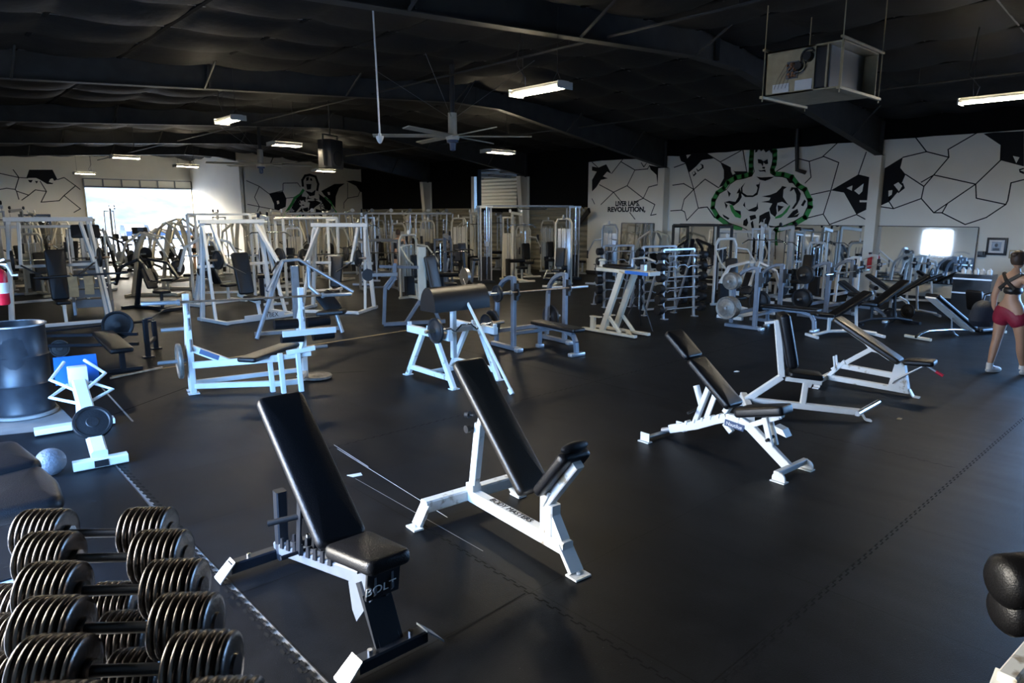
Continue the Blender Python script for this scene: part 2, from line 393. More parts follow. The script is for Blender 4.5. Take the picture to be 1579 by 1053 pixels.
mb = MB(); addbox(mb, XR + .02, XR + .2, 17.5, 21.45, 0, 2.52); addbox(mb, XR + .02, XR + .2, 24.0, 34.2, 0, 2.52); addbox(mb, XR + .02, XR + .2, 21.45, 24.0, 0, 2.4)
struct('wall_right', mb, 'siding', smooth=False)
# annex seen through the opening high in the dark wall
mb = MB(); addbox(mb, 26.6, 26.8, 16, 40, 0, 4.6)
struct('wall_annex', mb, 'siding', smooth=False)
mb = MB()
for i in range(10):
    yy = 17 + i * 2.4
    addbox(mb, XR + .2, 26.6, yy, yy + .1, 4.25, 4.55)
for i in range(5): addbox(mb, 21 + i * 1.3, 21.08 + i * 1.3, 16, 40, 4.3, 4.45)
struct('trim_13', mb, 'galv_dark', smooth=False)
mb = MB().poly([(XR + .2, 16, 4.62), (26.7, 16, 4.5), (26.7, 40, 4.5), (XR + .2, 40, 4.62)], (0, 0, .1)); struct('ceiling', mb, 'galv', smooth=False)
# end wall with the left mural, return wall, far door wall
mb = MB(); addbox(mb, 13.45, XR + .2, 34, 34.2, 0, 5.6); wm = struct('wall_back', mb, 'wall_paint', smooth=False)
mb = MB(); addbox(mb, 13.3, 13.5, 34, 41, 0, 5.6); struct('wall_back_return', mb, 'wall_paint', smooth=False)
mb = MB(); x0, x1, z0, z1 = FDOOR
addbox(mb, XL, x0, YF, YF + .2, 0, 5.6); addbox(mb, x1, 13.5, YF, YF + .2, 0, 5.6); addbox(mb, x0, x1, YF, YF + .2, z1, 5.6)
wf = struct('wall_far', mb, 'wall_paint', smooth=False)
# left wall with open roll-up door and a small window
mb = MB(); a, b, c, d = LDOOR; e, f, g, h = LWIN
addbox(mb, XL - .2, XL, YN, a, 0, 4.6); addbox(mb, XL - .2, XL, a, b, d, 4.6); addbox(mb, XL - .2, XL, b, e, 0, 4.6); addbox(mb, XL - .2, XL, e, f, 0, g); addbox(mb, XL - .2, XL, e, f, h, 4.6); addbox(mb, XL - .2, XL, f, YF, 0, 4.6)
struct('wall_left', mb, 'wall_paint', smooth=False)
mb = MB(); addbox(mb, XL, XR, YN - .2, YN, 0, 5.6); struct('wall_front', mb, 'dark_wall', smooth=False)
wi = MB()
addbox(wi, XL - .12, XL + .02, e, f, g - .05, g); addbox(wi, XL - .12, XL + .02, e, f, h, h + .05); addbox(wi, XL - .12, XL + .02, e - .05, e, g - .05, h + .05); addbox(wi, XL - .12, XL + .02, f, f + .05, g - .05, h + .05); addbox(wi, XL - .1, XL - .05, (e + f) / 2 - .02, (e + f) / 2 + .02, g, h)
struct('window_1', wi, 'white', smooth=False)
# roof: quilted black insulation sagging between purlins
bm = bmesh.new(); nx, ny = 176, 300; vv = []
for i in range(nx + 1):
    x = XL + (XR + .2 - XL) * i / nx; row = []
    for j in range(ny + 1):
        y = YN + (YF + .2 - YN) * j / ny
        sx_ = abs(math.sin(PI * (x - XR) / 1.5)); sy_ = abs(math.sin(PI * (y - 7.2) / 1.36))
        row.append(bm.verts.new((x, y, roofz(x) - .03 - .17 * (sx_ ** .4) * (sy_ ** .5) - .012 * random.random())))
    vv.append(row)
for i in range(nx):
    for j in range(ny): bm.faces.new((vv[i][j], vv[i][j + 1], vv[i + 1][j + 1], vv[i + 1][j]))
mb = MB(); mb.bm.free(); mb.bm = bm; struct('ceiling', mb, 'insulation', ang=80)
mb = MB().poly([(XL - .3, YN - .3, roofz(XL) + .12), (RIDGE, YN - .3, roofz(RIDGE) + .12), (XR + .4, YN - .3, roofz(XR) + .12), (XR + .4, YN - .3, 5.9), (XL - .3, YN - .3, 5.9)], (0, YF - YN + .8, 0)); struct('ceiling', mb, 'dark_wall', smooth=False)
# thin straps holding the quilts; dark bars paint in crease shade under the purlins
mb = MB(); y = 7.2 - 1.36 * 9
while y < YF:
    for xa, xb in ((XL, RIDGE), (RIDGE, XR)): mb.bar((xa, y, roofz(xa) - .060), (xb, y, roofz(xb) - .060), .024, .012)
    y += 1.36
struct('trim_34', mb, 'galv_dark', smooth=False)
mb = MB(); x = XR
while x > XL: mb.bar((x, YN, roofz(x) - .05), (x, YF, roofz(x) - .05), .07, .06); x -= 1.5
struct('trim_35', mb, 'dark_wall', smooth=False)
# steel frames every 6.8 m
k = 13
for n_, Y in enumerate([.4, 7.2, 14.0, 20.8, 27.6, 34.3]):
    t = .09
    mb = MB()
    # web (tapered) and flanges
    low = [(XL, 3.9), (1.76, 4.39), (10.9, 4.97), (12.4, 4.95), (20.0, 3.78)]
    up_ = [(XR, roofz(XR) - .04), (RIDGE, roofz(RIDGE) - .05), (XL, roofz(XL) - .05)]
    mb.poly([(x, Y - .006, z) for x, z in low + up_], (0, .012, 0))
    for (xa, za), (xb, zb) in zip(low, low[1:]): mb.bar((xa, Y, za), (xb, Y, zb), .2, .014, ch=.02)
    for (xa, za), (xb, zb) in zip(up_, up_[1:]): mb.bar((xa, Y, za), (xb, Y, zb), .2, .014, ch=.02)
    for x in (11.65, 5.0, -1.0):
        zl = 4.97 if x > 10 else 4.39 + (x - 1.76) * .0635
        mb.box((x, Y, (zl + roofz(x)) / 2), (.03, .2, roofz(x) - zl - .05))
    if Y < 34: mb.box((XR - .17, Y, 4.2), (.03, .2, .9))
    for x in (14.9, 10.9, 7.9, 4.9, 1.9, -1.1, 17.8):      # flange braces
        zb = 4.95 - (x - 12.4) * .154 if x > 12.4 else 4.39 + (x - 1.76) * .0635
        for s_ in (-1, 1):
            mb.bar((x, Y + s_ * .08, zb), (x + .0, Y + s_ * .75, roofz(x) - .12), .035, .035)
    struct('trim_%d' % (14 + n_), mb, 'beam', smooth=False)
    if Y > 3:   # tapered columns at the eave wall
        mb = MB(); w0, w1 = .20, .52
        x1_ = XR - .0
        if Y < 17:
            mb.box((XR - .15, Y, 1.89), (.30, .26, 3.78))
            cm = 'wall_paint'
        else:
            mb.poly([(XR - w0, Y - .006, 0), (XR, Y - .006, 0), (XR, Y - .006, 3.78), (XR - w1, Y - .006, 3.78)], (0, .012, 0))
            mb.bar((XR - w0, Y, 0), (XR - w1, Y, 3.78), .012, .24, up=(0, 1, 0)); cm = 'wall_paint'
            mb.box((XR - .006, Y, 1.89), (.012, .24, 3.78))
        struct('trim_%d' % (24 + n_), mb, cm, smooth=False)
# thin post at the opening
mb = MB().box((XR - .1, 24.15, 1.95), (.16, .2, 3.9)); struct('trim_31', mb, 'wall_paint', smooth=False)
# long conduit / purlin line crossing under the roof, purlin edges
mb = MB()
for x in (15.5, 8.6): mb.tube([(x, YN, roofz(x) - .42), (x, YF - 1, roofz(x) - .42)], .022, 6)
for x in (15.5, 8.6):
    for y in range(-4, 40, 3): mb.tube([(x, y, roofz(x) - .42), (x, y, roofz(x) - .05)], .006, 5)
struct('trim_32', mb, 'beam')
mb = MB().box((XR - .03, 4.9, .06), (.05, 14, .16)); addbox(mb, XR - .05, XR, 12, 17.5, 0, .14); struct('baseboard_right', mb, 'black', smooth=False)
# eave fringe of torn black insulation along the top of the right wall
mb = MB(); pts = [(XR - .02, -6, 4.6), (XR - .02, 17.5, 4.6)]; y = 17.5
while y > -5.8: pts.append((XR - .02, y, 4.2 - .05 * random.random())); y -= .3 + random.random() * .5
pts.append((XR - .02, -6, 4.2)); mb.poly(pts, (-.05, 0, 0)); struct('trim_33', mb, 'dark_wall', smooth=False)
# roll-up doors: far one half rolled, showing its lowest sections under the header
mb = MB(); x0, x1 = FDOOR[0], FDOOR[1]
dr = struct('door_1', MB().box(((x0 + x1) / 2, YF - .06, 3.82), (x1 - x0, .04, .42)), 'wall_paint')
mb = MB(); addbox(mb, x0, x1, YF - .1, YF - .03, 4.02, 4.07)
for i in range(7): xx = x0 + (x1 - x0) * i / 6; addbox(mb, xx - .03, xx + .03, YF - .12, YF - .03, 3.6, 4.05)
addbox(mb, x0, x1, YF - .12, YF - .03, 3.6, 3.68); mb.build('door_rib', 'galv_dark', dr, smooth=False)
for xx in (x0, x1): MB().box((xx, YF - .03, 2.0), (.07, .1, 4.1)).build('door_track', 'galv', dr)
for nm, X, s_, (ya, yb, _, zt) in (('door_2', XL, 1, LDOOR), ('door_3', XR, -1, RDOOR)):
    d_ = struct(nm, MB().lathe((X + s_ * .3, ya - .1, zt + .3), (0, 1, 0), [(0, .22), (yb - ya + .2, .22)]), 'galv')
    for y in (ya, yb): MB().box((X + s_ * .06, y, zt / 2), (.1, .08, zt)).build('door_track', 'galv', d_)
# dark blue doorway left of the far door + box unit
pd = [onY(x, y, YF) for x, y in ((40, 322), (74, 322))]
dd = struct('door_4', MB().box(((pd[0].x + pd[1].x) / 2, YF - .03, 1.05), (pd[1].x - pd[0].x, .05, 2.1)), 'glass_dark')
mb = MB()
for x in (pd[0].x, pd[1].x): mb.box((x, YF - .04, 1.08), (.12, .1, 2.2))
mb.box(((pd[0].x + pd[1].x) / 2, YF - .04, 2.2), (pd[1].x - pd[0].x + .12, .1, .12)); mb.build('door_frame', 'dark_blue', dd)
# outside: yard, hillside, parked cars
struct('ground', MB().box((8, 20, -.2), (180, 220, .1)), 'asphalt', smooth=False)
bm = bmesh.new(); rows = []
for i in range(41):
    r_ = []
    for j in range(9):
        x = -40 + i * 4; y = 95 + j * 5
        r_.append(bm.verts.new((x, y, -.3 + j * 2.2 + 1.6 * math.sin(x * .13) * j / 8 + random.random() * .8)))
    rows.append(r_)
for i in range(40):
    for j in range(8): bm.faces.new((rows[i][j], rows[i + 1][j], rows[i + 1][j + 1], rows[i][j + 1]))
mb = MB(); mb.bm.free(); mb.bm = bm; struct('hillside', mb, 'hillside')
def car(x, y, rz, lab):
    t = thing('car', lab, 'car', (x, y, -.15), rz, None)
    mb = MB().poly([(-2.1, -.85, .35), (2.1, -.85, .35), (2.1, -.85, .75), (1.3, -.85, .85), (.6, -.85, 1.4), (-1.2, -.85, 1.4), (-1.7, -.85, .95), (-2.1, -.85, .85)], (0, 1.7, 0)); mb.build('car_body', 'car_paint', t)
    MB().poly([(-1.55, -.86, .95), (1.15, -.86, .92), (.55, -.86, 1.32), (-1.15, -.86, 1.32)], (0, 1.72, 0)).build('car_window', 'glass_dark', t)
    for sx_ in (-1.3, 1.3):
        for sy_ in (-.86, .66): MB().lathe((sx_, sy_, .33), (0, 1, 0), [(0, .33), (.2, .33)], 16).build('wheel', 'rubber', t)
for i, (px, lab) in enumerate(((202, 'hazy blue parked car outside the far roll-up door, leftmost of three'), (238, 'hazy blue parked car outside the far roll-up door, middle of three'), (272, 'hazy blue parked car outside the far roll-up door, rightmost of three'))):
    P = G(px, 345 + 0); d = ray(px, 340); t_ = 75 / d.y; car(d.x * t_, 75, 1.5, lab)

# ================================================================ MURALS (paint on the walls)
XM = XR - .004
def zc(x0, y0, s): return lambda pts: [(x0 + u / s, y0 + v / s) for u, v in pts]
Z3, Z4, Z5 = zc(1080, 210, 5.54), zc(900, 200, 6.195), zc(1260, 190, 4.95)
def wallpoly(mb, pts, X=None, Y=None, off=0):
    q = [onX(x, y, X) if X else onY(x, y, Y) for x, y in pts]
    for p in q:
        if X: p.x = X - off
        else: p.y = Y - off
    mb.poly(q)
def wallline(mb, pts, wd, X=None, Y=None, off=0, clip=4.19):
    q = [onX(x, y, X) if X else onY(x, y, Y) for x, y in pts]
    nrm = V((1, 0, 0)) if X else V((0, 1, 0))
    for p in q:
        if X: p.x = X - off; p.z = min(p.z, clip)
        else: p.y = Y - off
    for a, b in zip(q, q[1:]):
        if (b - a).length < 1e-4: continue
        n = (b - a).normalized().cross(nrm) * wd / 2; d = (b - a).normalized() * wd * .35; mb.poly([a - n - d, b - n + d, b + n + d, a + n - d])
mb = MB()
for L_ in ([(80,310),(135,360)],[(270,415),(355,305),(490,385),(610,375),(630,340)],[(355,305),(375,262)],[(490,385),(415,535),(285,597),(150,525)],[(285,597),(165,715)],[(285,597),(370,700)],[(415,535),(570,655),(680,715),(640,818),(755,795)],[(570,655),(620,548),(705,525),(755,550)],[(570,655),(490,690)],[(80,660),(105,710)],[(850,530),(955,515),(1052,570),(960,665),(935,768),(830,775)],[(935,768),(965,785),(985,870)],[(1052,570),(1005,410),(975,320),(865,360)],[(1052,570),(1160,472),(1290,555)],[(1052,570),(1095,750),(985,865)],[(1095,750),(1180,738),(1250,840)],[(440,790),(490,855)],[(550,315),(575,355),(600,320)]): wallline(mb, Z4(L_), .03, X=XM)
for L_ in ([(50,130),(170,220),(350,105)],[(365,105),(395,300)],[(0,400),(40,367),(155,440)],[(0,610),(60,605),(130,700)],[(650,300),(830,190),(930,215),(1050,175)],[(930,215),(945,350),(895,400)],[(945,500),(1105,465)],[(1050,665),(890,705)]): wallline(mb, Z3(L_), .028, X=XM)
for L_ in ([(45,252),(150,155)],[(45,252),(165,300),(105,512)],[(105,512),(47,695)],[(47,695),(95,773),(300,697),(400,750)],[(315,390),(375,220)],[(755,90),(835,217),(655,260)],[(835,217),(1005,260),(1000,200),(1215,75)],[(1005,260),(890,395),(815,482),(675,390)],[(815,482),(795,575),(583,652),(550,600)],[(583,652),(470,635)],[(795,575),(890,683),(950,683),(1130,773),(1290,720),(1440,620),(1215,572),(1210,465),(915,400),(890,395)],[(1210,465),(1400,283),(1405,170)],[(1210,465),(995,612),(890,683)],[(995,612),(955,683)],[(1440,620),(1455,590),(1480,455),(1579,430)],[(890,395),(795,450)],[(440,610+40),(450,640)]): wallline(mb, Z5(L_), .028, X=XM)
for z_, P_ in ((Z4,[(80,350),(140,362),(215,330),(265,420),(225,400),(185,445),(230,465),(165,480),(120,550),(80,590),(80,480),(125,400),(80,390)]),(Z4,[(625,340),(750,360),(755,450),(705,525),(695,430),(640,380)]),(Z4,[(905,225),(965,215),(975,225),(1140,210),(1175,220),(1240,275),(1130,290),(1075,350),(1005,410),(975,320),(930,300)]),(Z4,[(1075,375),(1130,325),(1148,365),(1090,402)]),(Z4,[(1035,410),(1060,395),(1078,420),(1050,448)]),
  (Z3,[(170,220),(260,265),(290,300),(395,300),(415,320),(300,345),(240,400),(155,440),(200,360),(200,290)]),(Z3,[(0,235),(25,245),(28,270),(0,290)]),
  (Z5,[(105,512),(315,390),(415,415),(415,640),(300,697),(205,530)]),(Z5,[(505,350),(655,258),(635,340),(675,390),(620,520),(550,600),(470,635)]),(Z5,[(1270,80),(1340,70),(1579,60),(1579,330),(1400,283),(1405,170)]),(Z5,[(590,480),(655,455),(670,495),(620,535)]),(Z5,[(545,600),(545,560),(575,570),(592,555)]),(Z5,[(1540,350),(1579,340),(1579,390),(1545,375)])): wallpoly(mb, z_(P_), X=XM)
mb.build('mural_cracks', 'mural_black', wr, smooth=False)
mb = MB()
for P_ in ([(225,495),(270,475),(265,515)],[(283,515),(355,460),(345,520),(320,545)],[(325,588),(410,588),(410,603),(325,603)],[(585,470),(620,450),(650,478),(625,520)],[(545,515),(575,510),(570,545),(545,560)],[(1495,250),(1545,260),(1520,305)],[(1550,360),(1579,350),(1579,370)]): wallpoly(mb, Z5(P_), X=XM, off=.003)
for P_ in ([(975,225),(1025,238),(990,275)],[(1080,370),(1125,330),(1130,360),(1095,388)],[(1040,408),(1060,400),(1062,420),(1045,430)]): wallpoly(mb, Z4(P_), X=XM, off=.003)
for P_ in ([(260,265),(285,262),(280,290),(300,320),(275,330),(262,300)],): wallpoly(mb, Z3(P_), X=XM, off=.003)
mb.build('mural_chips', 'wall_paint', wr, smooth=False)
# bodybuilder on the right wall
outl = [(480,84),(460,110),(457,150),(452,210),(452,260),(462,300),(440,340),(370,362),(310,372),(255,410),(225,455),(165,490),(130,550),(122,610),(165,680),(250,742),(345,775),(400,800),(408,860),(395,930),(385,1052),(640,1052),(640,930),(622,850),(625,800),(640,782),(700,768),(800,728),(880,680),(918,600),(918,550),(880,470),(820,432),(770,368),(700,347),(640,343),(600,315),(598,285),(612,240),(620,190),(618,130),(605,90)]
mb = MB(); wallpoly(mb, Z3(outl), X=XM, off=.006); mb.build('mural_body', 'wall_skin', wr, smooth=False)
mb = MB()
outg = [(470,84),(440,120),(437,170),(432,220),(432,280),(430,325),(365,345),(300,355),(235,395),(200,445),(145,485),(112,545),(105,610),(148,690),(240,760),(345,792)]
outg2 = [(622,82),(636,130),(635,190),(630,240),(612,290),(625,322),(705,328),(780,350),(832,418),(892,455),(936,545),(938,605),(895,695),(805,748),(705,788),(640,805),(632,850),(640,920)]
wallline(mb, Z3(outg), .15, X=XM, off=.002); wallline(mb, Z3(outg2), .15, X=XM, off=.002)
for P_ in ([(250,590),(275,585),(300,640),(350,680),(345,702),(300,690),(265,640)],[(640,705),(640,690),(700,660),(745,610),(765,585),(768,600),(740,650),(690,695)]): wallpoly(mb, Z3(P_), X=XM, off=.010)
mb.build('mural_glow', 'mural_green', wr, smooth=False)
mb = MB()
wallline(mb, Z3(outl[:19]), .022, X=XM, off=.009); wallline(mb, Z3(outl[21:]), .022, X=XM, off=.009)
for P_ in ([(470,95),(500,84),(600,84),(618,120),(612,150),(590,120),(560,140),(540,112),(520,130),(500,105),(485,135),(468,140)],[(490,195),(520,200),(540,215),(575,195),(580,235),(560,240),(540,225),(535,260),(520,235),(495,230)],[(530,262),(555,262),(550,280),(530,275)],[(495,288),(520,293),(555,285),(560,310),(545,300),(510,303)],
 [(480,345),(520,352),(560,350),(635,345),(600,365),(555,382),(510,372)],[(475,415),(500,410),(512,385),(505,440),(490,500),(450,520),(385,520),(350,490),(345,440),(385,395),(360,440),(362,480),(400,505),(450,505),(480,480),(490,440)],[(300,560),(325,520),(335,440),(310,490),(350,480),(355,520),(330,560),(285,595),(250,575),(205,565),(245,552)],
 [(525,515),(600,500),(650,480),(690,440),(700,425),(740,435),(712,455),(706,520),(740,570),(755,590),(700,560),(660,570),(650,610),(655,660),(640,690),(600,660),(590,620),(615,575),(560,565),(520,562),(590,548),(600,525)],[(765,470),(780,435),(830,440),(860,490),(850,540),(830,580),(800,620),(780,620),(820,560),(820,500),(800,450),(775,470)],[(735,360),(780,370),(815,410),(780,400),(760,400)],[(860,590),(890,540),(905,555),(880,600)],[(790,640),(830,620),(840,650),(800,680),(850,655),(830,690),(740,700)],
 [(365,590),(380,560),(385,610),(410,630),(480,600),(490,560),(495,620),(470,645),(415,640)],[(420,680),(470,670),(480,700),(430,720)],[(505,680),(560,650),(590,640),(600,700),(580,760),(560,800),(500,800),(500,760),(550,760),(560,700),(530,720),(500,750)],[(370,720),(400,700),(410,740),(395,770),(365,760)],[(250,580),(300,630),(345,640),(350,690),(290,640),(258,605)],[(190,665),(250,700),(240,715),(200,690)],[(575,760),(640,770),(700,755),(690,775),(600,780)],[(430,740),(450,720),(460,790),(440,790)],[(660,590),(715,600),(665,650)],
 [(540,860),(560,870),(590,930),(600,1000),(585,1052),(560,1052),(580,990),(560,930)],[(430,830),(470,880),(480,960),(455,1052),(425,1052),(450,960),(440,900)],[(520,800),(560,820),(540,870),(505,880),(480,840)],[(610,900),(630,960),(632,1030),(615,1000)],[(205,560),(235,590),(220,620)],[(230,460),(262,490),(245,520)]): wallpoly(mb, Z3(P_), X=XM, off=.009)
mb.build('mural_muscles', 'mural_black', wr, smooth=False)
# hanging pipe painted / mounted high on the wall
pp = [onX(x, y, XR - .25) for x, y in ((1229, 221), (1229, 262), (1242, 266))]
tag(MB().tube([pp[0] + V((0, 0, .4)), pp[0], pp[1], pp[2]], .06).build('wall_pipe', 'black'), 'black bent exhaust pipe hanging on the right wall beside the muscular mural figure', 'pipe')
# slogan lines on the wall (too small to read in the photo except for the last words)
def slogan(body, x0, x1, y):
    A_, B_ = onX(x0, y, XR - .012), onX(x1, y, XR - .012); o = text(body, .235, 'mural_black', wr, (A_ + B_) / 2, axes((0, -1, 0), (0, 0, 1)), 'mural_lettering', off=.010)
    w_ = max(v.co.x for v in o.data.vertices) - min(v.co.x for v in o.data.vertices); o.scale = (abs(A_.y - B_.y) / w_, 1, 1)
slogan('LIVER LABS,', 949, 986, 314.2); slogan('REVOLUTION,', 937, 995, 323.2)
# mural on the end wall
Z2 = zc(370, 240, 6.865)
YM = 33.996; mb = MB()
for L_ in ([(70,265),(205,325),(155,440),(205,540),(360,570)],[(80,515),(205,540),(185,590)],[(205,325),(310,405)],[(310,405),(455,370),(455,300),(465,290),(610,288),(640,330)],[(490,450),(590,440)],[(1140,290),(1140,450),(1100,500),(1100,560)],[(1140,450),(1250,430),(1270,380)]): wallline(mb, Z2(L_), .035, Y=YM)
for P_ in ([(310,405),(455,378),(492,455),(485,540),(410,580),(365,570),(360,510)],[(860,375),(1000,300),(1110,295),(1050,340),(1015,430),(1010,560),(970,500),(900,430)],[(1125,270),(1200,262),(1560,330),(1560,545),(1360,545),(1365,410),(1270,380),(1230,320)]): wallpoly(mb, Z2(P_), Y=YM)
mb.build('mural_cracks', 'mural_black', wm, smooth=False)
mb = MB()
for P_ in ([(310,450),(330,440),(345,480),(322,485)],[(388,480),(410,475),(418,505),(395,515)],[(925,385),(950,385),(955,415),(935,415)]): wallpoly(mb, Z2(P_), Y=YM, off=.003)
mb.build('mural_chips', 'wall_paint', wm, smooth=False)
fig = [(690,215),(740,205),(800,225),(825,300),(815,360),(850,385),(930,450),(970,510),(1010,590),(1020,700),(440,700),(520,600),(560,520),(600,450),(660,400),(690,370),(665,320),(665,260)]
mb = MB(); wallpoly(mb, Z2(fig), Y=YM, off=.005); mb.build('mural_body', 'wall_skin', wm, smooth=False)
mb = MB(); wallline(mb, Z2([(670,365),(640,410),(580,450),(550,510),(510,570),(440,690)]), .14, Y=YM, off=.007); wallline(mb, Z2([(900,440),(960,490),(990,560),(1020,600)]), .08, Y=YM, off=.007); wallpoly(mb, Z2([(560,690),(600,640),(640,625),(655,740),(640,700),(610,670)]), Y=YM, off=.008); mb.build('mural_glow', 'mural_green', wm, smooth=False)
mb = MB(); wallline(mb, Z2([(665,320),(660,260),(690,212),(740,203),(800,222),(828,300),(818,365)]), .12, Y=YM, off=.008)
for P_ in ([(700,230),(730,225),(725,260),(700,270)],[(740,240),(760,240),(765,265),(745,265)],[(700,300),(755,300),(750,355),(710,360)],[(690,370),(760,390),(800,360),(790,420),(740,430)],[(600,450),(660,400),(650,450),(620,490),(640,540),(590,600),(540,650),(450,700),(520,600),(560,520)],[(740,490),(800,470),(860,500),(800,540),(740,600),(730,550)],[(830,400),(900,450),(970,520),(960,600),(900,560),(860,480)],[(660,560),(720,545),(725,600),(680,590)],[(800,560),(860,580),(880,620),(800,620)],[(650,430),(700,440),(690,470),(640,480)]): wallpoly(mb, Z2(P_), Y=YM, off=.009)
random.seed(11)
for k in range(60):
    t_ = random.random(); u0 = 560 + 400 * random.random(); v0 = 430 + 210 * random.random()
    if abs(u0 - 750) > 60 + (v0 - 400) * .75: continue
    a0 = random.random() * PI; l_ = 14 + 22 * random.random(); w_ = 5 + 8 * random.random()
    wallpoly(mb, Z2([(u0 + math.cos(a0 + b_) * (l_ if i_ % 2 == 0 else w_), v0 + math.sin(a0 + b_) * (l_ if i_ % 2 == 0 else w_)) for i_, b_ in enumerate((0, 1.2, 2.9, 4.3))]), Y=YM, off=.0095)
mb.build('mural_muscles', 'mural_black', wm, smooth=False)
# cracks on the far door wall
Z1 = zc(0, 230, 7.895); YW = YF - .004; mb = MB()
for L_ in ([(0,295),(230,345),(340,350)],[(160,250),(230,345),(185,490)],[(0,490),(80,475),(185,490),(200,510),(230,610)],[(200,510),(350,560),(430,495),(565,515),(490,390)],[(565,515),(500,645),(720,628),(780,565),(920,445),(780,345),(700,370)],[(920,445),(975,490)],[(780,565),(980,725),(900,770)],[(350,560),(265,620)]): wallline(mb, Z1(L_), .04, Y=YW)
wallpoly(mb, Z1([(355,250),(640,250),(700,370),(660,385),(640,425),(575,425),(490,375),(440,350),(320,350)]), Y=YW); wallpoly(mb, Z1([(340,375),(400,375),(380,408),(355,400)]), Y=YW); wallpoly(mb, Z1([(425,385),(465,390),(445,420)]), Y=YW)
mb.build('mural_cracks', 'mural_black', wf, smooth=False)
mb = MB(); wallpoly(mb, Z1([(595,400),(610,365),(640,355),(665,395),(640,412)]), Y=YW, off=.003); mb.build('mural_chips', 'wall_paint', wf, smooth=False)
# mirrors leaning on the right wall
def mirror(px0, px1, lab):
    A = onX(px0, 360, XR - .05); B = onX(px1, 360, XR - .05); yc = (A.y + B.y) / 2; L_ = abs(A.y - B.y)
    t = thing('wall_mirror', lab, 'mirror', (XR - .035, yc, .5), 0, None)
    MB().poly([(-.05, -L_ / 2, 0), (-.05, L_ / 2, 0), (-.005, L_ / 2, 1.44), (-.005, -L_ / 2, 1.44)], (.006, 0, 0)).build('mirror_glass', 'mirror', t, smooth=False)
    mb = MB()
    for s_ in (-1, 1): mb.bar((-.05, s_ * L_ / 2, 0), (-.005, s_ * L_ / 2, 1.44), .02)
    mb.bar((-.05, -L_ / 2, 0), (-.05, L_ / 2, 0), .02); mb.bar((-.005, -L_ / 2, 1.44), (-.005, L_ / 2, 1.44), .02); mb.build('frame', 'black', t, smooth=False)
mirror(1352, 1508, 'wide wall mirror on the right wall, to the right of the white column')
mirror(1212, 1333, 'wide wall mirror between the muscular mural figure and the white column')
mirror(1048, 1100, 'small wall mirror at the left side of the muscular mural figure')
mirror(958, 1008, 'wall mirror under the slogan lettering near the far corner of the white wall')
# ================================================================ CEILING THINGS
def hang_light(px, py, lab, z=4.0, L_=1.02, wd=.30, rz=PI / 2):
    P = G(px, py, z); t = thing('ceiling_light', lab, 'ceiling light', P, rz, 'hanging bay lights')
    mb = MB().poly([(-L_ / 2, -wd / 2, .0), (L_ / 2, -wd / 2, .0), (L_ / 2, -wd / 2 + .06, .09), (-L_ / 2, -wd / 2 + .06, .09)], (0, .0, 0)); mb.bm.free(); mb = MB()
    mb.box((0, 0, .085), (L_, wd * .55, .05)); mb.box((L_ / 2, 0, .05), (.02, wd, .1)); mb.box((-L_ / 2, 0, .05), (.02, wd, .1))
    for s_ in (-1, 1): mb.bar((-L_ / 2, s_ * wd * .38, .05), (L_ / 2, s_ * wd * .38, .05), .012, wd * .3, up=(0, 1, .5 * s_))
    mb.build('housing', 'lamp_body', t)
    MB().box((0, 0, .035), (L_ - .06, wd * .6, .03)).build('diffuser', 'lamp', t)
    mb = MB(); top = roofz(P.x) - .15 - P.z
    for s_ in (-1, 1): mb.tube([(s_ * L_ * .35, -.1, .1), (s_ * L_ * .35, 0, .25), (s_ * L_ * .35, .1, .1)], .004, 5); mb.tube([(s_ * L_ * .35, 0, .25), (s_ * L_ * .35, 0, top)], .004, 5)
    mb.tube([(L_ * .3, 0, .1), (L_ * .25, .05, .25), (L_ * .4, .08, .45), (L_ * .36, 0, top)], .008, 5); mb.build('hanger', 'black', t); return t
hang_light(1538, 157, 'long bright hanging bay light at the right edge, beside the metal heater')
hang_light(832, 144, 'hanging bay light with a loose looping cord near the big ceiling fan')
hang_light(355, 189, 'hanging bay light over the left machines, seen at an angle', L_=.85)
hang_light(439, 226, 'hanging bay light between the loudspeaker and the small ceiling fan', L_=.75, rz=0, wd=.5)
hang_light(768, 237, 'hanging bay light just below the big ceiling fan blades', L_=.95, rz=0, wd=.5)
hang_light(193, 245, 'bright hanging bay light in front of the far rafters on the left', L_=.8, rz=0, wd=.5)
hang_light(499, 265, 'hanging bay light above the left mural figure', L_=.85, rz=0, wd=.5)
hang_light(287, 258, 'hanging bay light near the top right corner of the far roll-up door', L_=.8, rz=0, wd=.5)
hang_light(130, 269, 'hanging bay light at the top left corner of the far roll-up door', L_=.8, rz=0, wd=.5)
